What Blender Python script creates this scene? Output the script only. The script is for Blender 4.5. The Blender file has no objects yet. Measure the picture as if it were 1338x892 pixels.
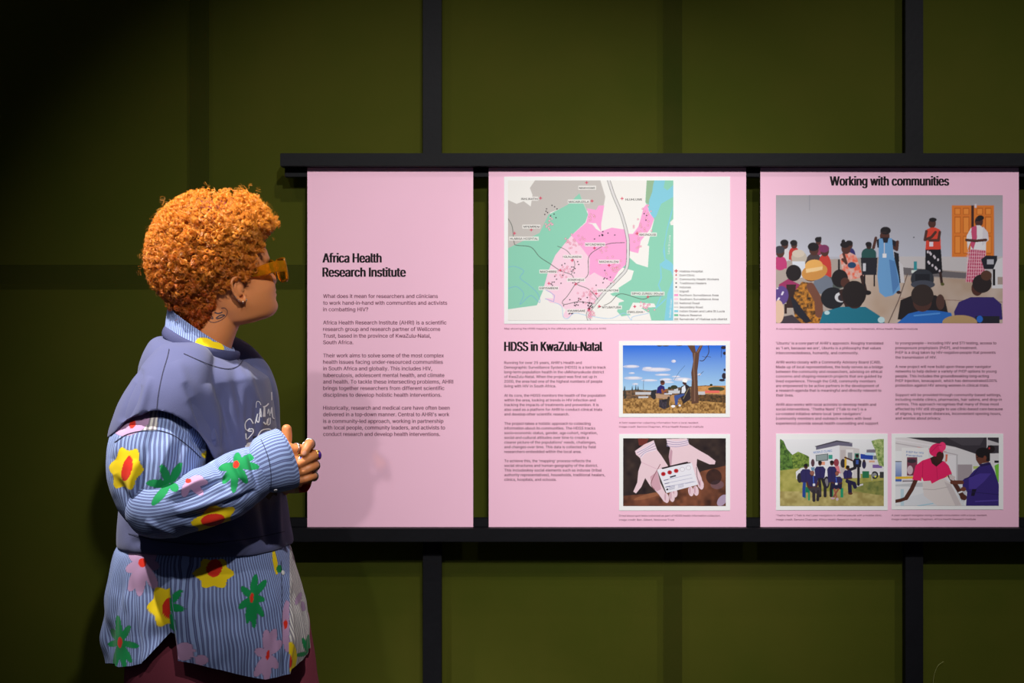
import bpy, bmesh, math, random
import numpy as np
from mathutils import Vector, Matrix
from mathutils.bvhtree import BVHTree
from mathutils.geometry import tessellate_polygon

SC = bpy.context.scene
C = SC.collection
FOC = 1858.0            # focal length in pixels of the 1338 px wide frame
CAMZ = 1.33
def W(px, py, Y):       # a measured photo position at depth Y -> metres
    return ((px-669.0)*Y/FOC, Y, CAMZ-(py-446.0)*Y/FOC)

# ---------------------------------------------------------------- camera
cd = bpy.data.cameras.new('camera'); cam = bpy.data.objects.new('camera', cd); C.objects.link(cam)
cam.location = (0, 0, CAMZ); cam.rotation_euler = (math.pi/2, 0, 0)
cd.sensor_width = 36; cd.lens = 36*FOC/1338
SC.camera = cam
# ---------------------------------------------------------------- world
wd = bpy.data.worlds.new('world'); SC.world = wd; wd.use_nodes = True
wd.node_tree.nodes['Background'].inputs[0].default_value = (.62, .66, .9, 1)
wd.node_tree.nodes['Background'].inputs[1].default_value = .045
# ---------------------------------------------------------------- gallery spotlights
def spot(name, loc, target, watts, deg, blend, col, size=.04):
    l = bpy.data.lights.new(name, 'SPOT'); o = bpy.data.objects.new(name, l); C.objects.link(o)
    l.energy = watts; l.spot_size = math.radians(deg); l.spot_blend = blend; l.color = col; l.shadow_soft_size = size
    o.location = loc
    o.rotation_euler = (Vector(target)-Vector(loc)).to_track_quat('-Z', 'Y').to_euler()
    return o
spot('gallery_spot_a', (-1.20, .55, 3.55), (-.25, 4.65, 1.12), 150, 42, 1.0, (1, .97, .93))
spot('gallery_spot_b', (1.45, .9, 3.75), (1.42, 4.65, 1.10), 430, 48, 1.0, (1, .97, .95))
spot('gallery_spot_c', (.30, .7, 3.7), (-.25, 4.65, 1.12), 500, 42, 1.0, (1, .97, .93))
spot('gallery_spot_d', (.55, 2.2, 4.2), (.45, 4.65, 1.10), 90, 46, 1.0, (1, .97, .93))
spot('gallery_spot_figure', (-2.05, 2.75, 4.2), (-.84, 3.64, 1.42), 1150, 20, .8, (1, .96, .90))
SC.view_settings.view_transform = 'Standard'; SC.view_settings.look = 'None'
SC.view_settings.gamma = 1; SC.view_settings.use_curve_mapping = False
SC.view_settings.exposure = 0.0

# ================================================================ helpers
def lin(c):
    c = np.asarray(c, float)/255.0
    return np.where(c <= .04045, c/12.92, ((c+.055)/1.055)**2.4)
def tag(o, label=None, cat=None, group=None, kind=None):
    if label: o['label'] = label
    if cat: o['category'] = cat
    if group: o['group'] = group
    if kind: o['kind'] = kind
    return o
def empty(name, loc):
    o = bpy.data.objects.new(name, None); C.objects.link(o); o.location = loc; o.empty_display_size = .1
    o.matrix_basis = Matrix.Translation(loc); return o
ORIGIN = {}
def link(name, me, mat=None, parent=None):
    o = bpy.data.objects.new(name, me); C.objects.link(o)
    if mat is not None: me.materials.append(mat)
    if parent is not None:
        o.parent = parent
        p = parent; off = Vector((0, 0, 0))
        while p is not None: off += Vector(p.location); p = p.parent
        me.transform(Matrix.Translation(-off))
    return o
def mesh(V, F, smooth=True, name='mesh'):
    V = np.asarray(V, np.float32).reshape(-1, 3)
    me = bpy.data.meshes.new(name)
    if isinstance(F, np.ndarray):
        k = F.shape[1]; n = len(F)
        me.vertices.add(len(V)); me.vertices.foreach_set('co', V.ravel())
        me.loops.add(n*k); me.loops.foreach_set('vertex_index', F.astype(np.int32).ravel())
        me.polygons.add(n); me.polygons.foreach_set('loop_start', np.arange(0, n*k, k, dtype=np.int32))
        me.update(calc_edges=True)
    else:
        me.from_pydata(V.tolist(), [], [list(f) for f in F]); me.update()
    me.validate()
    me.polygons.foreach_set('use_smooth', np.full(len(me.polygons), smooth)); me.update()
    return me
def gridF(n, m, closed, base=0):
    i, j = np.meshgrid(np.arange(n-1), np.arange(m if closed else m-1), indexing='ij')
    j2 = (j+1) % m
    return (base+np.stack([i*m+j, i*m+j2, (i+1)*m+j2, (i+1)*m+j], -1)).reshape(-1, 4)
def attr(me, name, vals, typ='FLOAT'):
    a = me.attributes.new(name, typ, 'POINT'); vals = np.asarray(vals, np.float32)
    if typ == 'FLOAT_COLOR':
        if vals.shape[1] == 3: vals = np.concatenate([vals, np.ones((len(vals), 1), np.float32)], 1)
        a.data.foreach_set('color', vals.ravel())
    else: a.data.foreach_set('value', vals.ravel())
def co(me):
    v = np.empty(len(me.vertices)*3, np.float32); me.vertices.foreach_get('co', v); return v.reshape(-1, 3).astype(float)
def setco(me, v):
    me.vertices.foreach_set('co', np.asarray(v, np.float32).ravel()); me.update()
def nrm(me):
    v = np.empty(len(me.vertices)*3, np.float32); me.vertex_normals.foreach_get('vector', v); return v.reshape(-1, 3).astype(float)
def px_of(v):
    return 669+v[:, 0]*FOC/v[:, 1], 446-(v[:, 2]-CAMZ)*FOC/v[:, 1]
rs = np.random.RandomState(7)
_T = rs.rand(32, 32, 32)
def noise(p, s=1.0):            # value noise, p (n,3)
    q = np.asarray(p)*s+100; i = np.floor(q).astype(int); f = q-i; f = f*f*(3-2*f); r = 0
    for a in (0, 1):
        for b in (0, 1):
            for c in (0, 1):
                w = (f[:, 0] if a else 1-f[:, 0])*(f[:, 1] if b else 1-f[:, 1])*(f[:, 2] if c else 1-f[:, 2])
                r = r+w*_T[(i[:, 0]+a) % 32, (i[:, 1]+b) % 32, (i[:, 2]+c) % 32]
    return r*2-1
def box(x0, x1, y0, y1, z0, z1, bev=.0015):
    bm = bmesh.new(); bmesh.ops.create_cube(bm, size=1)
    for v in bm.verts:
        v.co = ((x0+x1)/2+v.co.x*(x1-x0), (y0+y1)/2+v.co.y*(y1-y0), (z0+z1)/2+v.co.z*(z1-z0))
    if bev: bmesh.ops.bevel(bm, geom=bm.edges[:], offset=bev, segments=2, affect='EDGES')
    me = bpy.data.meshes.new('box'); bm.to_mesh(me); bm.free(); return me
def interp(a, n):               # smooth resample of control rows (k,c) -> (n,c), Catmull-Rom
    a = np.asarray(a, float); k = len(a); t = np.linspace(0, k-1, n); i = np.minimum(t.astype(int), k-2); f = (t-i)[:, None]
    p0 = a[np.maximum(i-1, 0)]; p1 = a[i]; p2 = a[i+1]; p3 = a[np.minimum(i+2, k-1)]
    return .5*((2*p1)+(-p0+p2)*f+(2*p0-5*p1+4*p2-p3)*f*f+(-p0+3*p1-3*p2+p3)*f**3)
def tube(pts, rad, n=40, m=20, cap=True, sub=True):   # round tapered tube with rounded ends
    P = np.asarray(pts, float); R = np.asarray(rad, float)
    A = interp(np.concatenate([P, R[:, None]], 1), n) if sub else np.concatenate([P, R[:, None]], 1)
    P = A[:, :3]; R = A[:, 3]; n = len(P)
    T = np.gradient(P, axis=0); T /= np.linalg.norm(T, axis=1)[:, None]
    if cap:
        k = 6; a = np.linspace(0, math.pi/2, k+1)[1:]
        s = P[0]-T[0]*(R[0]*np.sin(a[::-1]))[:, None]; e = P[-1]+T[-1]*(R[-1]*np.sin(a))[:, None]
        P = np.concatenate([s, P, e]); T = np.concatenate([np.repeat(T[:1], k, 0), T, np.repeat(T[-1:], k, 0)])
        R = np.concatenate([R[0]*np.maximum(np.cos(a[::-1]), .02), R, R[-1]*np.maximum(np.cos(a), .02)]); n = len(P)
    N = np.zeros_like(P); u = np.cross(T[0], [0.3, .2, 1.0]); N[0] = u/np.linalg.norm(u)
    for i in range(1, n):
        v = N[i-1]-T[i]*np.dot(N[i-1], T[i]); N[i] = v/np.linalg.norm(v)
    B = np.cross(T, N); a = np.linspace(0, 2*math.pi, m, endpoint=False)
    V = P[:, None]+R[:, None, None]*(np.cos(a)[None, :, None]*N[:, None]+np.sin(a)[None, :, None]*B[:, None])
    F = gridF(n, m, True); V = V.reshape(-1, 3)
    if cap:
        b = len(V); V = np.concatenate([V, P[:1], P[-1:]]); j = np.arange(m); j2 = (j+1) % m
        F = [tuple(f) for f in F]+[(b, b2, a2) for a2, b2 in zip(j, j2)][0:0]
        F += [(b, int(y), int(x)) for x, y in zip(j, j2)]+[(b+1, int((n-1)*m+x), int((n-1)*m+y)) for x, y in zip(j, j2)]
    return V, F
def join(parts):
    V = []; F = []; b = 0
    for v, f in parts:
        v = np.asarray(v).reshape(-1, 3); V.append(v); F += [tuple(int(i)+b for i in q) for q in f]; b += len(v)
    return np.concatenate(V), F
def ball(c, r, rot=None, n=16, m=24):
    th = np.linspace(.001, math.pi-.001, n)[:, None]; ph = np.linspace(0, 2*math.pi, m, endpoint=False)[None]
    v = np.stack([np.sin(th)*np.cos(ph), np.sin(th)*np.sin(ph), np.cos(th)+0*ph], -1).reshape(-1, 3)*np.asarray(r)
    if rot is not None: v = v@np.array(rot).T
    F = [tuple(q) for q in gridF(n, m, True)]+[tuple(range(m))[::-1], tuple((n-1)*m+j for j in range(m))]
    return v+np.asarray(c), F
def remesh(V, F, vox, smooth=2):
    me = mesh(V, F); o = bpy.data.objects.new('tmp', me); C.objects.link(o)
    m = o.modifiers.new('r', 'REMESH'); m.mode = 'VOXEL'; m.voxel_size = vox
    if smooth:
        s = o.modifiers.new('s', 'SMOOTH'); s.factor = .5; s.iterations = smooth
    dg = bpy.context.evaluated_depsgraph_get(); dg.update()
    out = bpy.data.meshes.new_from_object(o.evaluated_get(dg)); bpy.data.objects.remove(o); bpy.data.meshes.remove(me)
    out.polygons.foreach_set('use_smooth', np.ones(len(out.polygons), bool)); out.update(); return out
def bvh_of(me):
    return BVHTree.FromPolygons([tuple(v.co) for v in me.vertices], [tuple(p.vertices) for p in me.polygons])
def hit(bvh, px, py, back=.0):          # surface point that the measured position falls on, and its normal
    d = Vector(W(px, py, 1))-Vector((0, 0, CAMZ)); d.normalize()
    r = bvh.ray_cast(Vector((0, 0, CAMZ)), d)
    return (r[0], r[1]) if r[0] is not None else (None, None)
def ribbon(bvh, lines, name, mat, parent, off=.0012):     # flat printed / stitched lines that lie on a surface
    V = []; F = []
    for pts, w in lines:
        P = interp(np.asarray(pts, float), max(8, len(pts)*8)); last = None; T = np.gradient(P, axis=0)
        for k, (x, y) in enumerate(P):
            t = T[k]/max(1e-6, np.linalg.norm(T[k])); a, n1 = hit(bvh, x-t[1]*w/2, y+t[0]*w/2); b, n2 = hit(bvh, x+t[1]*w/2, y-t[0]*w/2)
            if a is None or b is None: last = None; continue
            i = len(V); V += [a+n1*off, b+n2*off]
            if last is not None: F.append((last, last+1, i+1, i))
            last = i
    return link(name, mesh([tuple(v) for v in V], F, True), mat, parent)
def patch(bvh, poly, name, mat, parent, off=.0014, step=.8):   # filled print
    poly = np.asarray(poly, float); x0, y0 = poly.min(0)-1; x1, y1 = poly.max(0)+1
    nx = int((x1-x0)/step)+1; ny = int((y1-y0)/step)+1; idx = {}; V = []; F = []
    def vert(i, j):
        if (i, j) not in idx:
            a, n = hit(bvh, x0+i*step, y0+j*step)
            if a is None: idx[i, j] = None
            else: idx[i, j] = len(V); V.append(tuple(a+n*off))
        return idx[i, j]
    gx, gy = np.meshgrid(x0+(np.arange(nx)+.5)*step, y0+(np.arange(ny)+.5)*step, indexing='ij')
    ins = inpoly(gx, gy, poly)
    for i in range(nx-1):
        for j in range(ny-1):
            if ins[i, j]:
                q = [vert(i, j), vert(i, j+1), vert(i+1, j+1), vert(i+1, j)]
                if None not in q: F.append(tuple(q))
    return link(name, mesh(V, F, True), mat, parent)
def inpoly(X, Y, poly):
    r = np.zeros(X.shape, bool); n = len(poly)
    for k in range(n):
        xa, ya = poly[k]; xb, yb = poly[(k+1) % n]
        if ya == yb: continue
        c = ((ya > Y) != (yb > Y)) & (X < (xb-xa)*(Y-ya)/(yb-ya)+xa); r ^= c
    return r

# ---------------------------------------------------------------- materials
def nodes(name):
    m = bpy.data.materials.new(name); m.use_nodes = True; return m, m.node_tree, m.node_tree.nodes['Principled BSDF']
def mat(name, rgb, rough=.6, metal=0, var=.12, nscale=30, bump=0, bscale=200, spec=.5, trans=0, sheen=0, sss=0, alpha=1):
    m, t, b = nodes(name); N = t.nodes; L = t.links
    col = lin(rgb)
    tc = N.new('ShaderNodeTexCoord'); nz = N.new('ShaderNodeTexNoise'); nz.inputs['Scale'].default_value = nscale; nz.inputs['Detail'].default_value = 5
    L.new(tc.outputs['Object'], nz.inputs['Vector'])
    mx = N.new('ShaderNodeMix'); mx.data_type = 'RGBA'
    mx.inputs[6].default_value = (*(col*(1-var)), 1); mx.inputs[7].default_value = (*np.minimum(col*(1+var), 1), 1)
    L.new(nz.outputs['Fac'], mx.inputs[0]); L.new(mx.outputs[2], b.inputs['Base Color'])
    b.inputs['Roughness'].default_value = rough; b.inputs['Metallic'].default_value = metal
    b.inputs['Specular IOR Level'].default_value = spec; b.inputs['Transmission Weight'].default_value = trans
    b.inputs['Sheen Weight'].default_value = sheen; b.inputs['Sheen Roughness'].default_value = .6
    if sss:
        b.inputs['Subsurface Weight'].default_value = sss; b.inputs['Subsurface Radius'].default_value = (.012, .004, .002); b.inputs['Subsurface Scale'].default_value = 1
    if bump:
        n2 = N.new('ShaderNodeTexNoise'); n2.inputs['Scale'].default_value = bscale; n2.inputs['Detail'].default_value = 3
        L.new(tc.outputs['Object'], n2.inputs['Vector']); bp = N.new('ShaderNodeBump'); bp.inputs['Strength'].default_value = bump
        bp.inputs['Distance'].default_value = .002; L.new(n2.outputs['Fac'], bp.inputs['Height']); L.new(bp.outputs[0], b.inputs['Normal'])
    return m
def attr_mat(name, rough=.55):
    m, t, b = nodes(name); a = t.nodes.new('ShaderNodeAttribute'); a.attribute_name = 'ink'
    t.links.new(a.outputs['Color'], b.inputs['Base Color']); b.inputs['Roughness'].default_value = rough
    b.inputs['Specular IOR Level'].default_value = .25
    return m
# ================================================================ the setting
M = {}
M['black'] = mat('black_painted_timber', (13, 13, 18), .6, var=.25, nscale=14, bump=.25, bscale=60, spec=.16)
M['floor'] = mat('dark_floor', (34, 32, 30), .6, var=.2, nscale=6)
M['plaster'] = mat('pale_plaster', (196, 190, 130), .9, var=.08, nscale=4)
M['pink'] = mat('pink_panel_print', (251, 199, 224), .55, var=.015, nscale=8, spec=.25)
M['edge'] = mat('dark_panel_edge', (40, 25, 30), .7)
M['paper'] = mat('white_photo_mount', (246, 246, 246), .6, var=.01, spec=.25)
M['ink'] = mat('black_ink', (24, 12, 20), .6, spec=.2)
M['text'] = mat('plum_ink', (104, 44, 72), .6, spec=.2)

# olive cloth: a woven sheet thin enough to let the studs behind show
m, t, b = nodes('olive_cloth'); N = t.nodes; L = t.links; M['cloth'] = m
tc = N.new('ShaderNodeTexCoord')
nz = N.new('ShaderNodeTexNoise'); nz.inputs['Scale'].default_value = 2.2; nz.inputs['Detail'].default_value = 9; nz.inputs['Roughness'].default_value = .65
L.new(tc.outputs['Object'], nz.inputs['Vector'])
rp = N.new('ShaderNodeValToRGB'); rp.color_ramp.elements[0].position = .3; rp.color_ramp.elements[1].position = .7
rp.color_ramp.elements[0].color = (*lin((54, 63, 9)), 1); rp.color_ramp.elements[1].color = (*lin((68, 68, 17)), 1)
L.new(nz.outputs['Fac'], rp.inputs[0]); L.new(rp.outputs[0], b.inputs['Base Color'])
b.inputs['Roughness'].default_value = .85; b.inputs['Specular IOR Level'].default_value = .15
wv = N.new('ShaderNodeTexWave'); wv.inputs['Scale'].default_value = 140; wv.inputs['Distortion'].default_value = 2
L.new(tc.outputs['Object'], wv.inputs['Vector'])
bp = N.new('ShaderNodeBump'); bp.inputs['Strength'].default_value = .15; bp.inputs['Distance'].default_value = .001
L.new(wv.outputs['Fac'], bp.inputs['Height']); L.new(bp.outputs[0], b.inputs['Normal'])
tr = N.new('ShaderNodeBsdfTransparent'); tr.inputs[0].default_value = (.62, .66, .30, 1)
mx = N.new('ShaderNodeMixShader'); mx.inputs[0].default_value = .34
L.new(b.outputs[0], mx.inputs[1]); L.new(tr.outputs[0], mx.inputs[2]); L.new(mx.outputs[0], N['Material Output'].inputs[0])

YP = 4.645; YC = 4.722
tag(link('floor', mesh([(-3.4, -1, 0), (3.4, -1, 0), (3.4, 5.2, 0), (-3.4, 5.2, 0)], [(0, 1, 2, 3)], False), M['floor']), kind='structure')
tag(link('wall_back', box(-3.4, 3.4, 4.80, 4.92, 0, 3.4, 0), M['plaster']), kind='structure')
# cloth with faint sag
nx, nz_ = 140, 90
gx, gz = np.meshgrid(np.linspace(-3.0, 3.0, nx), np.linspace(.0, 3.2, nz_), indexing='ij')
P = np.stack([gx, gx*0, gz], -1).reshape(-1, 3); P[:, 1] = YC+.0012*noise(P, 2.3)
cl = link('fabric_backdrop', mesh(P, gridF(nx, nz_, False)), M['cloth'])
tag(cl, 'olive green cloth stretched flat over the wall behind the pink panels', 'backdrop')
for x in (259, 880, 1500, -60):
    X = (x-669)*4.726/FOC; o = link('stud', box(X-.029, X+.029, 4.7245, 4.762, 0, 3.2), M['black'], cl)
for y0, y1, xa, xb in ((345, 370, -3, 3),):
    za = W(0, y1, 4.726)[2]; zb = W(0, y0, 4.726)[2]
    link('crossbar', box(xa, xb, 4.763, 4.79, za, zb), M['black'], cl)
def post(px0, px1, lab):
    e = box(W(px0, 0, 4.686)[0], W(px1, 0, 4.686)[0], 4.686, 4.7205, 0, 3.2)
    tag(link('timber_post', e, M['black']), lab, 'post')
post(552.5, 577, 'upright black timber post crossing behind the rails at the left panel')
post(1183, 1206.5, 'upright black timber post crossing behind the rails at the right panel')
# the rail board is a lip in front of the batten: keep them from overlapping
def rail(name, y0, y1, b0, b1, lab, top):
    Yf = 4.612; x0 = W(366, 0, Yf)[0]; za, zb = W(0, y1, Yf)[2], W(0, y0, Yf)[2]
    e = empty(name, (x0, 4.65, za))
    link('rail_board', box(x0, 2.4, Yf, 4.664, za, zb), M['black'], e)
    if top: ba, bb = W(0, b1, 4.652)[2], za-.0005
    else: ba, bb = zb+.0005, W(0, b0, 4.652)[2]
    link('batten', box(W(372, 0, 4.652)[0], 2.4, 4.652, 4.685, ba, bb), M['black'], e)
    link('rail_back', box(x0+.004, 2.4, 4.6645, 4.6855, za, zb), M['black'], e)
    tag(e, lab, 'rail'); return e
rail('wooden_rail', 200, 217, 217, 231, 'upper black wooden rail along the top of the pink panels', True)
rail('wooden_rail', 690.5, 708, 677, 690, 'lower black wooden ledge the pink panels stand on', False)
# loose thread at the lower right
V, F = tube([W(1219, 893, 4.717), W(1221, 880, 4.712), W(1226, 869, 4.708), W(1233, 864, 4.71)], [.0006]*4, 24, 6)
tag(link('loose_thread', mesh(V, F), mat('pale_thread', (150, 150, 90), .8)), 'fine pale thread curling off the cloth right of the right-hand post, near the floor', 'thread')

# ================================================================ lettering
import os
try: GROT = bpy.data.fonts.load(os.path.join(bpy.utils.resource_path('LOCAL'), 'datafiles', 'fonts', 'Inter.woff2'))   # ships with Blender
except Exception: GROT = None
from mathutils.geometry import delaunay_2d_cdt
def text_mesh(s, res=2):
    # letter outlines, filled by winding number (overlapping contours stay solid)
    cu = bpy.data.curves.new('t', 'FONT')
    if GROT: cu.font = GROT; s = s.replace('I', '\u0399').replace('-', '\u2010')
    cu.body = s; cu.size = 1
    o = bpy.data.objects.new('t', cu); C.objects.link(o)
    c = o.to_curve(bpy.context.evaluated_depsgraph_get()); V = []; E = []
    for sp in c.splines:
        b = sp.bezier_points; n = len(b); ring = []
        for k in range(n):
            p, q = b[k], b[(k+1) % n]; a0, a1, a2, a3 = [np.array(x[:2]) for x in (p.co, p.handle_right, q.handle_left, q.co)]
            d = a3-a0; L_ = np.hypot(*d)+1e-9; bend = max(abs(np.cross(d, a1-a0)), abs(np.cross(d, a2-a0)))/L_
            st = 1 if bend < .004 else res+1
            for t in np.arange(st)/st: ring.append((1-t)**3*a0+3*(1-t)**2*t*a1+3*(1-t)*t*t*a2+t**3*a3)
        i0 = len(V); V += ring; E += [(i0+k, i0+(k+1) % len(ring)) for k in range(len(ring))]
    o.to_curve_clear(); bpy.data.objects.remove(o); bpy.data.curves.remove(cu)
    if not V: return np.zeros((0, 3)), []
    P = np.array(V); r = delaunay_2d_cdt([Vector(p) for p in V], E, [], 0, 1e-6)
    v = np.array([tuple(p) for p in r[0]]); f = np.array([list(t) for t in r[2]]); ct = v[f].mean(1)
    E = np.array(E); A, B = P[E[:, 0]], P[E[:, 1]]; up_ = (A[None, :, 1] <= ct[:, None, 1]) & (B[None, :, 1] > ct[:, None, 1]); dn = (A[None, :, 1] > ct[:, None, 1]) & (B[None, :, 1] <= ct[:, None, 1])
    side = (B[None, :, 0]-A[None, :, 0])*(ct[:, None, 1]-A[None, :, 1])-(ct[:, None, 0]-A[None, :, 0])*(B[None, :, 1]-A[None, :, 1])
    wn = (up_ & (side > 0)).sum(1)-(dn & (side < 0)).sum(1); f = f[wn != 0]
    return np.concatenate([v, np.zeros((len(v), 1))], 1), [tuple(int(i) for i in t) for t in f]
CAPH = text_mesh('H')[0][:, 1].max()
def lettering(lines, Y, name, mat_, parent, thick=0, res=1, ital=False, rot=0):
    # lines: (string, left px, right px, baseline px, cap height px)
    V = []; F = []; b = 0
    for k, (s, xl, xr, yb, ch) in enumerate(lines):
        v, f = text_mesh(s, res)
        if not len(v): continue
        x0, x1 = v[:, 0].min(), v[:, 0].max(); sc = Y/FOC
        u = (v[:, 0]-x0)/(x1-x0)*(xr-xl); w = v[:, 1]*ch/CAPH
        sh = [0] if not thick else [-thick, -thick/3, thick/3, thick] if thick < .3 else list(np.linspace(-thick, thick, 6))
        for q, d in enumerate(sh):
            if rot:
                px = xl+w*-1*math.sin(-rot)*-1+u*math.cos(rot); py = yb-w*math.cos(rot)-u*math.sin(rot)*1
                px = xl+u*math.cos(rot)-w*math.sin(rot); py = yb-u*math.sin(rot)-w*math.cos(rot)
            else: px = xl+u+d; py = yb-w
            V.append(np.stack([(px-669)*sc, np.full(len(px), Y-q*.00002), CAMZ-(py-446)*sc], -1))
            F += [tuple(i+b for i in g) for g in f]; b += len(v)
    return link(name, mesh(np.concatenate(V), F, False), mat_, parent)
def para(lines, left, base0, step, ch, gaps):
    out = []; y = base0
    for k, (s, r) in enumerate(lines):
        if s is None: y += step; continue
        out.append((s, left, r, y, ch)); y += step
    return out

# ================================================================ pictures painted in ink on the panels
class Pic:
    def __init__(s, x0, y0, x1, y1, dens, bg):   # zoom-unit frame
        s.x0, s.y0, s.x1, s.y1 = x0, y0, x1, y1; s.nx = int((x1-x0)*dens)*2; s.ny = int((y1-y0)*dens)*2
        s.k = s.nx/(x1-x0); s.A = np.empty((s.ny, s.nx, 3)); s.A[:] = lin(bg)
        s.X, s.Y = np.meshgrid(x0+(np.arange(s.nx)+.5)/s.nx*(x1-x0), y0+(np.arange(s.ny)+.5)/s.ny*(y1-y0))
    def _win(s, xa, ya, xb, yb):
        i0 = max(0, int((xa-s.x0)*s.k)-1); i1 = min(s.nx, int((xb-s.x0)*s.k)+2)
        j0 = max(0, int((ya-s.y0)/(s.y1-s.y0)*s.ny)-1); j1 = min(s.ny, int((yb-s.y0)/(s.y1-s.y0)*s.ny)+2)
        return slice(j0, max(j0, j1)), slice(i0, max(i0, i1))
    def fill(s, win, mask, c, a=1):
        r = s.A[win]; c = lin(c) if not isinstance(c, np.ndarray) else c
        r[mask] = r[mask]*(1-a)+c*a
    def poly(s, pts, c, a=1):
        p = np.asarray(pts, float).reshape(-1, 2); w = s._win(*p.min(0), *p.max(0)); s.fill(w, inpoly(s.X[w], s.Y[w], p), c, a)
    def ell(s, cx, cy, rx, ry, c, rot=0, a=1):
        R = max(rx, ry); w = s._win(cx-R, cy-R, cx+R, cy+R); dx = s.X[w]-cx; dy = s.Y[w]-cy; ca, sa = math.cos(rot), math.sin(rot)
        u = (dx*ca+dy*sa)/rx; v = (-dx*sa+dy*ca)/ry; s.fill(w, u*u+v*v < 1, c, a)
    def line(s, pts, wd, c, a=1, smooth=False):
        p = np.asarray(pts, float).reshape(-1, 2)
        if smooth: p = interp(p, len(p)*6)
        w = s._win(*(p.min(0)-wd), *(p.max(0)+wd)); X, Y = s.X[w], s.Y[w]; d = np.full(X.shape, 1e9)
        for q, r in zip(p[:-1], p[1:]):
            e = r-q; t = np.clip(((X-q[0])*e[0]+(Y-q[1])*e[1])/max(1e-9, e@e), 0, 1); d = np.minimum(d, np.hypot(X-q[0]-t*e[0], Y-q[1]-t*e[1]))
        s.fill(w, d < wd/2, c, a)
    def grad(s, y0, c0, y1, c1, xa=None, xb=None):
        w = s._win(s.x0 if xa is None else xa, y0, s.x1 if xb is None else xb, y1); t = np.clip((s.Y[w]-y0)/(y1-y0), 0, 1)[..., None]
        s.A[w] = lin(c0)*(1-t)+lin(c1)*t
    def speck(s, pts, c0, c1, sc, seed=0):        # mottled area, two tones
        p = np.asarray(pts, float).reshape(-1, 2); w = s._win(*p.min(0), *p.max(0)); X, Y = s.X[w], s.Y[w]; mk = inpoly(X, Y, p)
        q = np.stack([X[mk]*sc, Y[mk]*sc, np.full(mk.sum(), seed*3.7)], -1); n = .6*noise(q)+.4*noise(q, 2.3)
        t = np.clip(n*.9+.5, 0, 1)[:, None]; r = s.A[w]; r[mk] = lin(c0)*(1-t)+lin(c1)*t
    def rect(s, xa, ya, xb, yb, c, a=1): s.poly([xa, ya, xb, ya, xb, yb, xa, yb], c, a)
    def build(s, name, zx, zy, zs, Y, parent, mat_):
        A = s.A.reshape(s.ny//2, 2, s.nx//2, 2, 3).mean((1, 3)); ny, nx = A.shape[:2]
        px = zx+np.linspace(s.x0, s.x1, nx)/zs; py = zy+np.linspace(s.y0, s.y1, ny)/zs; sc = Y/FOC
        gx, gy = np.meshgrid((px-669)*sc, CAMZ-(py-446)*sc)
        me = mesh(np.stack([gx, gx*0+Y, gy], -1).reshape(-1, 3), gridF(ny, nx, False)[:, ::-1].copy(), False)
        attr(me, 'ink', A.reshape(-1, 3), 'FLOAT_COLOR'); return link(name, me, mat_, parent)
M['print'] = attr_mat('printed_ink')
def panel(px0, px1, lab):
    x0, x1 = W(px0, 0, YP)[0], W(px1, 0, YP)[0]; z0, z1 = W(0, 690.5, 4.612)[2]+.0006, W(0, 217, 4.612)[2]-.0006
    e = empty('display_panel', ((x0+x1)/2, YP, z0)); o = link('board', box(x0, x1, YP, YP+.0055, z0, z1, .0008), M['pink'], e)
    o.data.materials.append(M['edge'])
    for p in o.data.polygons:
        if p.normal.y > -.5: p.material_index = 1
    return tag(e, lab, 'panel')
def mount(px0, py0, px1, py1, par, lab):
    x0, _, z1 = W(px0, py0, YP-.001); x1, _, z0 = W(px1, py1, YP-.001)
    return tag(link('photo_mount', box(x0, x1, YP-.0016, YP-.0002, z0, z1, .0003), M['paper'], par), lab)
YT = YP-.0006; YI = YP-.0022; YIT = YP-.0026
# ================================================================ panel 1
p1 = panel(401.5, 618.3, 'narrow pink text panel headed Africa Health Research Institute')
Z = 3.186
def zl(rows, zx, zy, zs, left, dy, ch):
    return [(s, zx+left/zs, zx+r/zs, zy+(c+dy)/zs, ch) for s, r, c in rows]
for r in (('Africa Health', 422, 498, 342.8, 12), ('Research Institute', 422, 529.7, 361.4, 12)): lettering([r], YT, 'heading', M['ink'], p1, thick=.78, res=3)
T1 = [('What does it mean for researchers and clinicians', 548, 275), ('to work hand-in-hand with communities and activists', 587, 303), ('in combatting HIV?', 258, 330),
 ('Africa Health Research Institute (AHRI) is a scientific', 584, 385), ('research group and research partner of Wellcome', 558, 412), ('Trust, based in the province of KwaZulu-Natal,', 519, 440), ('South Africa.', 196, 467),
 ('Their work aims to solve some of the most complex', 573, 522), ('health issues facing under-resourced communities', 569, 549), ('in South Africa and globally. This includes HIV,', 524, 576), ('tuberculosis, adolescent mental health, and climate', 575, 604), ('and health. To tackle these intersecting problems, AHRI', 612, 631), ('brings together researchers from different scientific', 575, 658), ('disciplines to develop holistic health interventions.', 563, 686),
 ('Historically, research and medical care have often been', 597, 740), ("delivered in a top-down manner. Central to AHRI's work", 596, 767), ('is a community-led approach, working in partnership', 571, 795), ('with local people, community leaders, and activists to', 578, 822), ('conduct research and develop health interventions.', 557, 849)]
lettering(zl(T1, 400, 300, 3.186, 71, 9, 4.9), YT, 'body_text', M['text'], p1, thick=.10)
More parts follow.
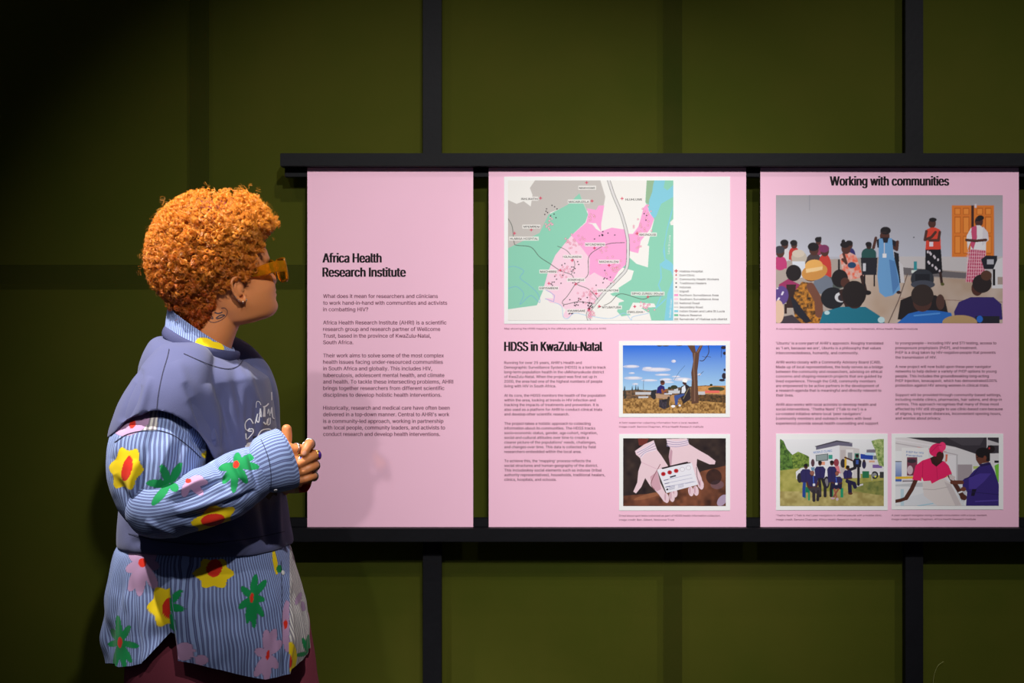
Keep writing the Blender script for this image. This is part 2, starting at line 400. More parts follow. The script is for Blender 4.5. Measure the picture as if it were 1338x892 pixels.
# ================================================================ panel 2
p2 = panel(638.5, 975, 'wide pink panel with a coloured map and heading HDSS in KwaZulu-Natal')
lettering([('HDSS in KwaZulu-Natal', 659.4, 786.6, 458.4, 12)], YT, 'heading', M['ink'], p2, thick=.78, res=3)
T2 = [("Running for over 25 years, AHRI's Health and", 468, 185), ('Demographic Surveillance System (HDSS) is a tool to track', 602, 211), ('long-term population health in the uMkhanyakude district', 591, 237), ('of KwaZulu-Natal. When the project was first set up in', 551, 263), ('2000, the area had one of the highest numbers of people', 582, 289), ('living with HIV in South Africa.', 325, 315),
 ('At its core, the HDSS monitors the health of the population', 600, 367), ('within the area, looking at trends in HIV infection and', 545, 393), ('tracking the impacts of treatments and prevention. It is', 562, 419), ('also used as a platform for AHRI to conduct clinical trials', 581, 445), ('and develop other scientific research.', 398, 471),
 ('The project takes a holistic approach to collecting', 517, 523), ('information about its communities. The HDSS tracks', 543, 549), ('socio-economic status, gender, age cohort, migration,', 555, 575), ('social and cultural attitudes over time to create a', 505, 601), ("clearer picture of the populations' needs, challenges,", 547, 627), ('and changes over time. This data is collected by field', 545, 653), ('researchers embedded within the local area.', 466, 679),
 ("To achieve this, the 'mapping' process reflects the", 519, 730), ('social structures and human geography of the district.', 557, 756), ('This includeskey social elements such as indunas (tribal', 578, 782), ('authority representatives), households, traditional healers,', 597, 808), ('clinics, hospitals, and schools.', 328, 834)]
lettering(zl(T2, 650, 430, 4.25, 38, 7.5, 3.45), YT, 'body_text', M['text'], p2, thick=.06)
for rows in ([('Map showing the HDSS mapping in the uMkhanyakude district. (Source AHRI)', 659, 792, 430.2, 2.2)],
 [('A field researcher collecting information from a local resident.', 809, 913, 553.2, 2.3), ('Image credit: Samora Chapman, Africa Health Research Institute', 809, 919, 558.4, 2.3)],
 [('Dried blood spot tests collected as part of HDSS health information collection.', 809, 941.5, 674.6, 2.3), ('Image credit: Ben. Gilbert, Wellcome Trust', 809, 881, 680, 2.3)]): lettering(rows, YT, 'caption', M['text'], p2)
mm = mount(658.7, 230.7, 954, 423, p2, 'white sheet carrying the map and its key')
# the map
pc = Pic(60, 46, 1000, 842, .46, (240, 238, 234))
GREY = (196, 190, 186); GRN = (140, 208, 182); PKD = (246, 166, 214); PKL = (246, 208, 226); BLU = (132, 204, 224); WHT = (240, 238, 234); PINKR = (210, 60, 110)
pc.poly([60,158, 110,180, 150,165, 190,195, 200,130, 185,90, 215,46, 585,46, 613,140, 600,215, 508,220, 466,120, 440,150, 400,190, 300,230, 290,290, 240,350, 60,432], GREY)
pc.poly([60,432, 240,345, 292,240, 400,185, 466,120, 490,180, 515,240, 500,285, 420,360, 330,470, 290,560, 265,660, 225,755, 60,778], GRN)
pc.poly([848,46, 1000,46, 1000,842, 875,842, 862,795, 705,818, 680,790, 690,740, 720,730, 660,700, 640,690, 705,640, 755,610, 775,560, 705,540, 745,480, 855,410, 870,350, 890,270, 850,190, 840,170], GRN)
pc.poly([848,46, 895,46, 885,90, 862,180, 842,172], (150, 186, 150))
pc.poly([892,46, 952,46, 944,88, 965,104, 1000,72, 1000,140, 930,180, 900,255, 884,262, 858,215, 862,160, 880,110, 885,70], BLU)
pc.poly([1000,190, 985,260, 965,330, 950,420, 955,490, 990,515, 1000,530, 1000,842, 948,842, 965,690, 1000,600, 985,560, 940,545, 925,520, 950,500, 940,450, 960,330, 985,230], BLU)
pc.poly([980,285, 1000,265, 1000,300, 985,302], WHT)
pc.line([926,520, 930,600, 915,640, 935,690, 900,770, 930,745, 955,720], 7, BLU)
pc.poly([745,410, 815,395, 862,420, 855,540, 790,520, 745,480], WHT); pc.poly([705,540, 775,560, 760,610, 690,655, 560,800, 530,842, 870,842, 862,800, 815,770, 900,765, 890,745, 770,740, 745,790, 760,815, 705,818, 680,790, 690,740, 720,732, 640,690], WHT)
pc.poly([640,690, 665,682, 660,706], GRN)
pc.poly([510,205, 560,215, 575,190, 607,190, 590,290, 590,335, 650,315, 720,325, 735,350, 770,350, 800,310, 815,260, 830,200, 850,180, 862,230, 890,265, 870,320, 815,390, 800,460, 760,450, 740,440, 735,520, 690,560, 650,625, 550,570, 520,590, 525,490, 480,430, 420,360, 505,285, 515,240], PKD)
pc.poly([508,288, 560,290, 590,340, 560,322, 540,296], WHT)
pc.poly([420,360, 480,430, 525,490, 522,590, 552,570, 650,628, 560,720, 520,800, 440,800, 400,830, 370,820, 390,780, 340,745, 300,740, 275,715, 320,715, 310,690, 262,660, 290,560, 330,470], PKL)
pc.line([272,718, 320,735, 325,700, 300,680, 262,662], 3, (150, 160, 225)); pc.line([325,740, 365,760, 375,820, 400,830, 440,800, 520,815, 640,830, 720,800, 760,838, 770,820, 860,800], 3, (160, 200, 235), smooth=True)
pc.line([62,540, 100,535, 150,560, 130,600, 180,640, 230,690, 240,740, 190,700, 130,750, 150,690, 110,650, 62,660], 3, (120, 180, 215), smooth=True)
for w_, c in ((19, (90, 84, 86)), (14, (222, 220, 220))):
    pc.line([632,46, 660,130, 705,240, 735,350, 742,420, 735,540, 690,600, 620,670, 560,740, 515,800, 522,842], w_, c, smooth=True)
RD = (80, 90, 80)
pc.line([62,265, 85,310, 95,395, 110,415, 190,425, 240,480, 300,520, 360,560, 425,585, 445,632, 520,665, 570,720], 3.5, RD, smooth=True)
pc.line([445,632, 400,700, 370,735, 385,750, 460,735, 540,745], 3.5, RD, smooth=True); pc.line([722,400, 640,405, 580,430, 520,480, 515,580, 470,620, 445,635], 3.5, RD, smooth=True)
pc.line([342,420, 400,450, 440,520, 420,580], 3, RD, smooth=True); pc.line([570,770, 640,740, 700,690, 820,720, 870,705, 940,700], 3.5, RD, smooth=True)
rr = random.Random(4)
for cx, cy, sx, sy, n in ((430, 400, 60, 40, 26), (540, 250, 30, 30, 8), (660, 540, 35, 40, 26), (800, 350, 50, 60, 30), (520, 700, 50, 40, 30), (390, 560, 50, 30, 20), (850, 240, 20, 50, 8), (530, 800, 14, 18, 22), (840, 765, 30, 22, 18), (290, 290, 16, 36, 14), (600, 460, 40, 50, 10)):
    for _ in range(n):
        x = rr.gauss(cx, sx*.6); y = rr.gauss(cy, sy*.6); pc.ell(x, y, 5.5, 5.5, PINKR, a=.75); pc.ell(x, y, 3.4, 3.4, PKL)
for cx, cy, sx, sy, n in ((300, 240, 40, 40, 10), (600, 360, 60, 20, 9), (460, 740, 60, 20, 14), (520, 740, 14, 26, 16), (410, 540, 60, 60, 14), (420, 800, 20, 5, 6), (620, 600, 60, 30, 8), (320, 620, 30, 30, 7), (840, 250, 10, 30, 3)):
    for _ in range(n):
        x = rr.gauss(cx, sx*.6); y = rr.gauss(cy, sy*.6); pc.ell(x, y, 3.8, 3.8, (50, 40, 50))
LAB = [('MAKHOWE', 465, 555, 95, 507, 60), ('INHLWATHI', 135, 228, 157, 246, 148), ('MACABUZELA', 405, 520, 173, 538, 164), ('HLUHLUWE', 728, 822, 160, 708, 150), ('MPEMBENI', 148, 240, 315, 193, 328), ('HLABISA HOSPITAL', 72, 230, 383, 98, 347), ('NKUNDUSI', 808, 900, 360, 793, 348), ('NTONDWENI', 502, 608, 416, 552, 431), ('GUNJANENI', 380, 476, 486, 425, 501), ('MADWALENI', 580, 688, 514, 635, 529), ('MACHIBINI', 244, 335, 570, 357, 557), ('SOMKHELE', 400, 493, 617, 445, 635), ('ESIYEMBENI', 240, 343, 664, 293, 631), ('MPUKUNYONI', 572, 686, 677, 561, 690), ('SIPHO ZUNGU (Khula)', 764, 944, 695, 855, 707), ('MTUBATUBA', 596, 702, 773, 579, 761), ('ZWELISHA', 740, 828, 800, 780, 762), ('KWAMSANE', 400, 500, 793, 520, 782)]
for s, xa, xb, yb, cx, cy in LAB:
    pc.rect(xa-5, yb-17, xb+5, yb+5, WHT, .85); pc.line([cx-7, cy, cx+7, cy], 4.5, (214, 40, 90)); pc.line([cx, cy-7, cx, cy+7], 4.5, (214, 40, 90))
pc.build('map_print', 650, 225, 4.352, YI, mm, M['print'])
for s, xa, xb, yb, _, _ in LAB: lettering([(s, 650+xa/4.352, 650+xb/4.352, 225+yb/4.352, 2.6)], YIT, 'map_label', M['ink'], mm, thick=.05)
M['greytext'] = mat('grey_ink', (120, 112, 116), .6); M['whiteink'] = mat('white_ink', (240, 248, 250), .6)
KEY = [('Hlabisa Hospital', 385, (200, 40, 60), 0), ('DoH Clinic', 338, (200, 40, 60), 0), ('Community Health Workers', 475, (235, 150, 180), 0), ('Traditional Healers', 404, (90, 90, 90), 0), ('Indunas', 316, (60, 60, 60), 0), ('Izigodi', 305, (232, 226, 226), 1), ('Northern Surveillance Area', 473, (240, 150, 205), 1), ('Southern Surveillance Area', 473, (248, 205, 225), 1), ('National Road', 365, (205, 205, 208), 1), ('Secondary Road', 384, (120, 130, 125), 2), ('Indian Ocean and Lake St Lucia', 508, BLU, 1), ('Nature Reserve', 377, (110, 195, 160), 1), ('Remainder of Hlabisa sub-district', 523, (190, 190, 182), 1)]
pk = Pic(218, 550, 248, 845, .6, (242, 240, 238)); rows = []
for k, (s, xr, c, kind) in enumerate(KEY):
    y = 562+k*22.7; rows.append((s, 830+252/4.353, 830+xr/4.353, 225+(y+6)/4.353, 2.6))
    if kind == 1: pk.rect(222, y-6, 244, y+6, c)
    elif kind == 2: pk.line([222, y, 244, y], 2.5, c)
    elif k == 0: pk.line([225, y, 241, y], 5, c); pk.line([233, y-8, 233, y+8], 5, c)
    else: pk.ell(233, y, 4.5, 4.5, c)
pk.build('map_key', 830, 225, 4.353, YI, mm, M['print']); lettering(rows, YIT, 'key_text', M['greytext'], mm, thick=.04)
for r in (('Lake St Lucia', 650+978/4.352, 650+1085/4.352, 225+465/4.352, 2.6), ('Indian Ocean', 650+986/4.352, 650+1090/4.352, 225+825/4.352, 2.6)): lettering([r], YIT, 'map_label', M['whiteink'], mm, thick=.06, rot=math.radians(86))

# field researcher picture
fr = mount(808.7, 445.4, 953.8, 545, p2, 'white bordered photograph of two seated people under a tree')
f = Pic(103, 82, 1102, 743, .36, (60, 130, 220)); f.grad(82, (24, 104, 222), 540, (170, 212, 240))
for x, y, a, b_ in ((185, 288, 80, 15), (430, 318, 140, 20), (345, 305, 50, 14), (490, 368, 75, 10), (190, 352, 30, 8), (205, 400, 90, 16), (360, 422, 80, 11), (520, 415, 60, 14), (680, 412, 90, 18), (596, 237, 22, 15), (845, 365, 18, 10), (225, 458, 30, 10), (620, 385, 40, 8), (540, 440, 60, 8)):
    f.ell(x, y, a, b_, (214, 214, 232), a=.8); f.ell(x+6, y-3, a*.6, b_*.6, (236, 232, 240), a=.8)
f.speck([103,520, 240,510, 400,520, 560,500, 640,490, 760,480, 900,470, 1102,475, 1102,640, 103,640], (48, 44, 40), (150, 112, 80), .06, 1)
f.speck([830,480, 1102,472, 1102,560, 830,550], (190, 130, 70), (216, 160, 96), .05, 2); f.ell(1010, 505, 80, 22, (62, 70, 44)); f.ell(960, 466, 14, 10, (40, 50, 30)); f.rect(900, 520, 1040, 545, (232, 110, 96))
for x0, y0, x1, y1 in ((225,535,400,560), (255,575,350,602), (545,520,660,548), (830,530,900,560), (600,500,640,520)): f.rect(x0, y0, x1, y1, (200, 200, 206))
for x, h in ((195, 50), (230, 64), (252, 50), (120, 50), (125, 130)): f.poly([x-8,520+ (80 if h == 130 else 0), x,520-h+(80 if h == 130 else 0), x+8,520+(80 if h == 130 else 0)], (36, 44, 44))
f.ell(600, 488, 34, 20, (50, 54, 34)); f.ell(556, 498, 16, 14, (46, 50, 34)); f.line([305,420, 304,510], 4, (90, 100, 120)); f.line([600,420, 650,340, 705,280], 3, (60, 90, 130))
f.speck([103,600, 400,590, 760,620, 1102,600, 1102,743, 103,743], (112, 76, 34), (206, 158, 92), .07, 3)
f.speck([830,560, 1102,570, 1102,640, 830,620], (44, 40, 26), (120, 84, 48), .07, 4)
BR = (96, 64, 48)
f.poly([728,82, 800,82, 812,150, 850,82, 880,82, 845,160, 838,240, 826,330, 830,470, 840,640, 770,650, 765,560, 772,420, 766,350, 786,240, 778,160], BR)
f.line([800,160, 790,300, 800,460, 800,620], 12, (132, 96, 76)); f.line([826,150, 862,90], 9, (140, 100, 80))
f.line([932,82, 936,150, 910,200, 880,232, 850,230], 7, (56, 42, 34), smooth=True); f.line([910,190, 955,196], 4, (56, 42, 34)); f.line([875,190, 910,200], 4, (56, 42, 34)); f.line([885,335, 840,378], 4, (60, 70, 90))
for x, y, a, b_ in ((1080, 105, 26, 16), (1090, 160, 16, 16), (1090, 320, 10, 14), (1085, 380, 22, 30), (1065, 420, 28, 12), (460, 84, 26, 10), (520, 86, 30, 7), (650, 84, 30, 6)): f.ell(x, y, a, b_, (44, 34, 52))
f.line([1060,110, 1056,200], 4, (44, 34, 52))
f.ell(400, 560, 26, 40, (40, 38, 44)); f.poly([375,520, 430,510, 420,600, 400,610], (40, 40, 46)); f.speck([455,610, 540,600, 560,680, 500,700, 455,680], (30, 26, 34), (70, 62, 76), .1)
f.poly([430,545, 440,490, 470,465, 505,480, 520,545], (34, 26, 110)); f.line([485,515, 490,540, 520,520], 20, (150, 84, 48)); f.ell(489, 445, 22, 24, (110, 56, 40)); f.ell(486, 434, 20, 12, (60, 36, 34))
f.poly([420,550, 560,565, 560,600, 430,595], (184, 148, 120)); f.line([548,590, 535,680], 22, (60, 48, 40)); f.rect(505, 548, 580, 558, (220, 226, 240)); f.ell(590, 595, 28, 34, (190, 140, 90))
f.poly([655,540, 670,480, 720,458, 750,480, 760,600, 690,650, 660,580], (44, 34, 40)); f.poly([676,490, 706,468, 715,520, 700,545, 672,545], (226, 230, 240)); f.ell(702, 445, 20, 20, (70, 40, 40)); f.poly([680,425, 700,405, 725,420, 722,445, 680,435], (250, 250, 250)); f.ell(705, 423, 24, 16, (250, 250, 250))
f.poly([600,570, 690,550, 706,560, 640,600, 632,660, 612,660], (60, 84, 150)); f.ell(592, 672, 20, 12, (246, 246, 250)); f.ell(655, 665, 12, 10, (230, 230, 236)); f.line([690,600, 740,500], 8, (130, 116, 90))
f.build('picture', 800, 440, 7.433, YI, fr, M['print'])

# gloved hands picture
hm = mount(809, 566.9, 954, 666.8, p2, 'white bordered photograph of white gloved hands holding a test card')
h = Pic(98, 85, 1018, 692, .38, (42, 26, 28)); h.speck([98,85, 1018,85, 1018,692, 98,692], (30, 18, 24), (66, 50, 44), .012, 1)
h.speck([98,600, 560,560, 800,380, 1018,330, 1018,692, 98,692], (60, 32, 24), (142, 84, 58), .014, 5); h.ell(330, 600, 140, 20, (170, 110, 76), rot=-.25, a=.5); h.ell(940, 500, 60, 40, (120, 90, 100), a=.7); h.ell(985, 640, 36, 60, (190, 170, 200), rot=.7, a=.8); h.ell(910, 430, 70, 70, (34, 20, 24), a=.8)
h.poly([230,85, 330,85, 300,150, 240,150], (110, 44, 38)); GL = (236, 206, 216); GW = (214, 196, 222)
h.poly([205,200, 290,140, 372,105, 402,190, 440,240, 498,330, 505,370, 440,360, 405,375, 430,480, 470,560, 500,630, 488,664, 462,650, 420,590, 380,545, 340,510, 296,440, 262,520, 214,578, 190,562, 225,480, 235,380, 262,300, 250,262, 215,232], GL)
for k in range(7): h.line([215+k*8, 206+k*9, 300, 170+k*8, 372+k*4, 118+k*12], 5, (168, 156, 196) if k % 2 else (236, 226, 240), smooth=True)
h.line([262,300, 330,330, 400,360], 4, (216, 170, 190)); h.poly([340,430, 405,380, 440,540, 400,560, 360,520], (204, 150, 168), .8); h.line([430,320, 350,480, 380,545], 7, (150, 100, 110), smooth=True)
h.poly([484,92, 668,88, 690,140, 770,190, 860,240, 925,290, 918,318, 870,318, 760,270, 755,330, 800,440, 816,520, 798,545, 770,520, 740,400, 700,300, 520,330, 506,250, 520,170, 500,150], GL)
for k in range(6): h.line([490, 100+k*11, 580, 116+k*9, 680, 98+k*9], 5, (160, 150, 190) if k % 2 else (232, 222, 240), smooth=True)
h.poly([506,250, 524,180, 540,200, 530,330, 518,330], (190, 140, 160), .8)
for x, y in ((560, 590), (535, 630), (705, 580), (750, 575), (795, 520), (485, 640)): h.ell(x, y-20, 24, 44, GL, rot=-.15); h.ell(x-10, y-30, 7, 34, (196, 140, 160), a=.7)
h.poly([402,366, 712,305, 768,500, 486,576], (236, 234, 244)); h.poly([440,350, 672,294, 684,304, 450,362], (36, 18, 26))
for x, y, c in ((458, 405, 1), (515, 391, 1), (573, 377, 1), (628, 363, 0), (683, 350, 0)):
    h.ell(x, y, 22, 20, (190, 180, 196)); h.ell(x, y, 19, 17, (196, 24, 34) if c else (240, 238, 246))
    if c: h.ell(x, y, 7, 6, (120, 20, 30))
h.poly([515,428, 568,413, 572,425, 520,440], (40, 40, 70))
for k in range(3): h.line([464+k*8, 460+k*30, 708+k*10, 408+k*32], 3, (150, 150, 190)); h.line([464+k*8, 462+k*30, 500+k*8, 454+k*30], 7, (110, 110, 150))
for k in range(4): h.line([510, 520+k*9, 560, 508+k*9], 3, (120, 120, 160)); h.line([590, 505+k*8, 640, 494+k*8], 3, (160, 160, 190))
h.line([654,492, 745,472], 3, (150, 150, 180)); h.poly([484,540, 500,532, 504,548, 486,552], (30, 30, 50)); h.line([754,345, 760,430, 782,500], 5, (60, 30, 50))
h.build('picture', 800, 560, 6.861, YI, hm, M['print'])

# ================================================================ panel 3
p3 = panel(993.5, 1331.3, 'wide pink panel headed Working with communities, at the right end')
lettering([('Working with communities', 1084.9, 1239.5, 242.3, 12)], YT, 'heading', M['ink'], p3, thick=.78, res=3)
A = [("'Ubuntu' is a core part of AHRI's approach. Roughly translated", 610, 52), ("as 'I am, because we are', Ubuntu is a philosophy that values", 598, 77), ('interconnectedness, humanity, and community.', 482, 102),
 ('AHRI works closely with a Community Advisory Board (CAB).', 598, 150), ('Made up of local representatives, the body serves as a bridge', 608, 175), ('between the community and researchers, advising on ethical', 605, 199), ('concerns and shaping research projects that are guided by', 603, 223), ('lived experience. Through the CAB, community members', 571, 248), ('are empowered to be active partners in the development of', 588, 272), ('a research agenda that is meaningful and directly relevant to', 600, 296), ('their lives.', 146, 321),
 ('AHRI also works with local activists to develop health and', 572, 369), ("social interventions. 'Thetha Nami' ('Talk to me') is a", 521, 393), ("co-created initiative where local 'peer navigators'", 497, 417), ('(community members and outreach workers with lived', 547, 441), ('experience) provide sexual health counselling and support', 584, 466)]
B = [('to young people \u2013 including HIV and STI testing, access to', 1195, 51), ('preexposure prophylaxis (PrEP), and treatment.', 1096, 76), ('PrEP is a drug taken by HIV-negative people that prevents', 1191, 100), ('the transmission of HIV.', 886, 125),
 ('A new project will now build upon these peer navigator', 1168, 173), ('networks to help deliver a variety of PrEP options to young', 1196, 197), ('people. This includes the groundbreaking long-acting', 1156, 222), ('PrEP injection, lenacapavir, which has demonstrated100%', 1198, 246), ('protection against HIV among women in clinical trials.', 1157, 270),
 ('Support will be provided through community-based settings,', 1219, 319), ('including mobile clinics, pharmacies, hair salons, and drop-in', 1223, 343), ('centres. This approach recognises that many of those most', 1208, 367), ('affected by HIV still struggle to use clinic-based care because', 1228, 392), ('of stigma, long travel distances, inconvenient opening hours,', 1219, 416), ('and worries about privacy.', 909, 440)]
lettering(zl(A, 1000, 435, 3.959, 55, 7, 3.45), YT, 'body_text', M['text'], p3, thick=.06)
lettering(zl(B, 1000, 435, 3.959, 673, 7, 3.45), YT, 'body_text', M['text'], p3, thick=.06)
for rows in ([('A community dialogue session in progress. Image credit: Samora Chapman, Africa Health Research Institute', 1014, 1199, 430.6, 2.3)],
 [("'Thetha Nami' ('Talk to me') peer navigators in uMkhanyakude with a mobile clinic.", 1014, 1152.5, 674.2, 2.3), ('Image credit: Samora Chapman, Africa Health Research Institute', 1014, 1124.5, 679.6, 2.3)],
 [('A peer support navigator doing a health consultation with a local resident.', 1165, 1290, 674, 2.3), ('Image credit: Samora Chapman, Africa Health Research Institute', 1165, 1275, 679.2, 2.3)]): lettering(rows, YT, 'caption', M['text'], p3)
# community meeting
g = Pic(55, 138, 1228, 800, .40, (186, 186, 198)); g.grad(138, (172, 166, 172), 455, (196, 198, 212))
g.rect(227, 138, 231, 220, (150, 150, 160)); g.ell(768, 357, 4, 3, (60, 60, 70))
g.poly([55,480, 700,455, 1228,455, 1228,800, 55,800], (178, 164, 156)); g.poly([640,455, 1228,455, 1228,545, 640,508], (206, 200, 202)); g.poly([640,505, 1040,540, 1228,545, 1228,580, 640,545], (112, 106, 110))
g.speck([420,545, 1228,580, 1228,800, 420,800], (186, 160, 140), (206, 188, 176), .01); g.line([735,545, 690,680, 636,800], 5, (110, 90, 84)); g.line([690,670, 1228,690], 4, (160, 130, 120))
g.rect(964, 190, 1182, 458, (232, 128, 44)); g.rect(1064, 190, 1078, 455, (70, 36, 30))
for x0 in (978, 1022, 1092, 1136):
    for ya, yb in ((205, 240), (250, 335), (350, 440)): g.rect(x0, ya, x0+32, yb, (200, 98, 24)); g.rect(x0+4, ya+4, x0+29, yb-3, (246, 148, 60))
g.line([964,190, 1184,190, 1184,458], 4, (180, 170, 180)); g.rect(1082, 185, 1092, 205, (220, 210, 220))
SK = (84, 48, 40); SKD = (56, 34, 32); HB = (26, 20, 26)
# back row of listeners
def sit(x, y, r, body, bw, bh, hair=HB, skin=SK, tilt=0):
    g.ell(x, y+r*1.1+bh*.5, bw, bh*.62, body); g.rect(x-bw, y+r*1.1+bh*.5, x+bw, y+r+bh, body); g.ell(x, y+r*.15, r*.82, r, skin); g.ell(x-r*.1, y-r*.35, r*.95, r*.75, hair)
sit(102, 392, 22, (214, 210, 214), 26, 60); sit(150, 392, 20, (196, 50, 50), 28, 60); sit(78, 430, 27, (196, 60, 120), 34, 60, (60, 60, 70)); sit(276, 374, 18, (150, 60, 90), 26, 50); g.ell(284, 362, 8, 9, HB)
sit(252, 416, 30, (74, 60, 62), 44, 90); sit(308, 424, 27, (206, 62, 54), 34, 110, (128, 50, 96)); sit(436, 394, 20, (50, 46, 110), 30, 60); sit(536, 398, 17, (36, 84, 82), 38, 50, HB, SKD)
g.ell(176, 462, 40, 36, (196, 184, 170)); g.ell(172, 440, 32, 20, (214, 200, 184)); g.poly([140,480, 205,480, 215,560, 150,570], (222, 226, 236))
g.poly([255,560, 360,560, 420,610, 330,640, 250,620], (84, 92, 88)); g.ell(300, 600, 50, 50, (116, 124, 140))
g.speck([384,450, 420,425, 470,450, 500,540, 520,560, 440,575, 400,530], (240, 96, 60), (226, 190, 180), .09, 3); g.ell(418, 415, 24, 28, SK); g.ell(412, 395, 24, 16, HB); g.ell(404, 380, 10, 13, HB); g.line([400,470, 420,490, 405,440], 13, SK); g.line([500,560, 520,640], 20, SKD); g.ell(530, 642, 18, 12, HB); g.ell(448, 500, 22, 16, (30, 70, 110))
g.rect(376, 470, 386, 560, HB); g.poly([494,462, 580,462, 575,550, 500,550], (34, 34, 44)); g.rect(510, 550, 518, 610, HB); g.rect(560, 550, 568, 610, HB); g.rect(505, 490, 520, 530, (206, 206, 214)); g.poly([665,430, 690,440, 700,590, 680,600], (28, 28, 36)); g.poly([690,480, 712,500, 720,590, 700,590], (214, 210, 214))
# woman in blue dress
g.ell(618, 350, 25, 30, SK); g.ell(622, 322, 27, 20, HB); g.poly([575,370, 600,358, 640,358, 682,380, 680,420, 640,410, 580,410], (28, 26, 40)); g.line([560,410, 572,360], 15, SK); g.line([684,380, 680,420, 640,395], 16, SK)
g.poly([588,362, 606,362, 612,385, 632,385, 638,360, 655,362, 664,450, 690,560, 698,625, 660,655, 620,665, 590,640, 580,560, 586,470], (112, 166, 218)); g.poly([640,470, 670,480, 692,600, 660,650], (84, 132, 190)); g.line([616,385, 616,440], 3, (230, 220, 220)); g.rect(606, 440, 626, 462, (240, 240, 244)); g.line([595,330, 625,330], 4, (60, 40, 40)); g.ell(690, 640, 12, 8, SKD)
# woman in red top
g.ell(862, 285, 20, 24, SK); g.ell(866, 266, 20, 11, HB); g.poly([835,315, 858,306, 880,306, 904,318, 908,418, 828,420], (228, 70, 50)); g.line([833,325, 825,370, 860,355, 880,330], 14, SK); g.line([902,330, 895,372, 850,372], 14, SK); g.rect(848, 380, 868, 404, (236, 226, 236))
g.poly([828,420, 908,418, 916,540, 850,548, 826,525], (22, 20, 30))
for k in range(12): g.ell(840+(k*37 % 66), 432+(k*29 % 105), 5, 7, (216, 206, 216))
g.line([905,540, 912,590], 14, SKD); g.ell(916, 598, 10, 8, (90, 90, 40)); g.rect(768, 480, 784, 526, (50, 150, 160)); g.rect(755, 525, 800, 540, (220, 230, 226))
# woman in white jacket
g.ell(1104, 275, 21, 27, SK); g.ell(1112, 256, 18, 13, HB); g.rect(1086, 264, 1112, 274, (30, 24, 30)); g.poly([1060,310, 1090,295, 1110,295, 1140,320, 1140,425, 1095,425, 1060,420], (240, 236, 240)); g.poly([1066,305, 1092,295, 1094,360, 1075,420, 1060,400], (210, 80, 120)); g.poly([1040,350, 1062,310, 1068,360, 1046,420], (240, 236, 240)); g.poly([1125,300, 1150,330, 1155,370, 1120,400], (226, 220, 228)); g.line([1040,370, 1085,375, 1140,370], 14, SK)
g.poly([1058,418, 1140,425, 1130,560, 1090,590, 1034,585, 1046,500], (200, 70, 110))
for k in range(9): g.line([1050+k*11, 420, 1038+k*12, 588], 3, (250, 210, 220), a=.8); g.line([1040, 435+k*17, 1140, 440+k*16], 3, (250, 200, 214), a=.8)
g.poly([1115,470, 1140,450, 1198,452, 1196,560, 1180,520, 1130,520], (34, 34, 46)); g.rect(1145, 470, 1180, 495, (190, 190, 200)); g.poly([1170,540, 1200,470, 1228,460, 1228,620, 1170,620], (226, 224, 228)); g.rect(1200, 560, 1228, 600, (178, 160, 150)); g.rect(1176, 520, 1188, 605, HB)
# foreground
g.poly([70,600, 120,570, 180,600, 190,680, 90,680], (160, 50, 100)); g.ell(148, 540, 40, 42, (32, 24, 28)); g.poly([110,600, 160,600, 150,720, 110,720], SKD)
g.speck([150,640, 190,585, 225,590, 250,640, 290,720, 290,800, 160,800, 145,720], (50, 34, 24), (214, 140, 50), .1, 7); g.line([235,610, 275,680, 280,750], 42, (120, 74, 58)); g.ell(236, 560, 34, 24, SK)
g.ell(255, 535, 68, 42, (212, 148, 74), rot=-.25); g.ell(252, 503, 46, 32, (238, 178, 96), rot=-.1); g.poly([210,520, 298,506, 296,524, 212,540], (246, 208, 150))
g.ell(386, 568, 42, 46, (30, 24, 28)); g.ell(414, 590, 24, 26, SK); g.ell(350, 670, 62, 56, (30, 30, 38)); g.ell(392, 665, 32, 26, (214, 214, 220)); g.ell(398, 668, 22, 18, (50, 40, 46)); g.line([400,640, 430,710], 34, SKD)
g.poly([130,660, 150,670, 240,790, 210,800, 150,740], (34, 34, 46)); g.ell(85, 655, 36, 48, (96, 70, 140)); 
for k in range(9): g.ell(64+(k*23 % 44), 620+(k*31 % 66), 5, 4, (230, 220, 240))
g.poly([60,800, 70,770, 140,755, 190,800], (66, 56, 66)); g.ell(70, 740, 28, 60, (232, 196, 170)); g.rect(100, 700, 112, 750, SKD)
g.poly([280,800, 300,740, 390,715, 520,715, 590,760, 620,800], (26, 116, 140)); g.ell(462, 690, 40, 34, SKD); g.ell(460, 648, 62, 68, (34, 26, 28)); g.ell(600, 782, 18, 16, (190, 220, 226)); g.ell(320, 745, 14, 10, (190, 220, 226))
g.poly([684,780, 700,680, 760,655, 880,655, 930,680, 948,760, 930,790], (34, 28, 32)); g.ell(905, 690, 22, 40, (84, 56, 50)); g.ell(812, 572, 60, 52, (48, 52, 62)); g.rect(775, 545, 850, 600, (28, 30, 40)); g.ell(815, 600, 62, 22, (70, 74, 88))
g.poly([680,800, 740,750, 800,735, 880,733, 960,745, 980,800], (40, 108, 196)); g.line([770,760, 900,748], 8, (84, 150, 226)); g.ell(812, 690, 48, 50, (80, 50, 44)); g.ell(812, 655, 58, 56, (52, 40, 38))
g.poly([975,740, 1000,690, 1060,665, 1180,665, 1220,700, 1226,780, 1100,790, 980,770], (54, 38, 112)); g.ell(1095, 620, 30, 38, SK); g.ell(1120, 595, 50, 48, (42, 32, 34)); g.ell(1142, 553, 28, 26, (90, 58, 44)); g.rect(1085, 762, 1210, 800, (34, 34, 46)); g.ell(1108, 778, 16, 18, (40, 110, 210)); g.ell(1005, 795, 90, 38, (190, 156, 110))
g.build('picture', 1000, 220, 3.959, YT-.0003, p3, M['print'])['label'] = 'printed photograph of a community meeting in a hall with orange doors'

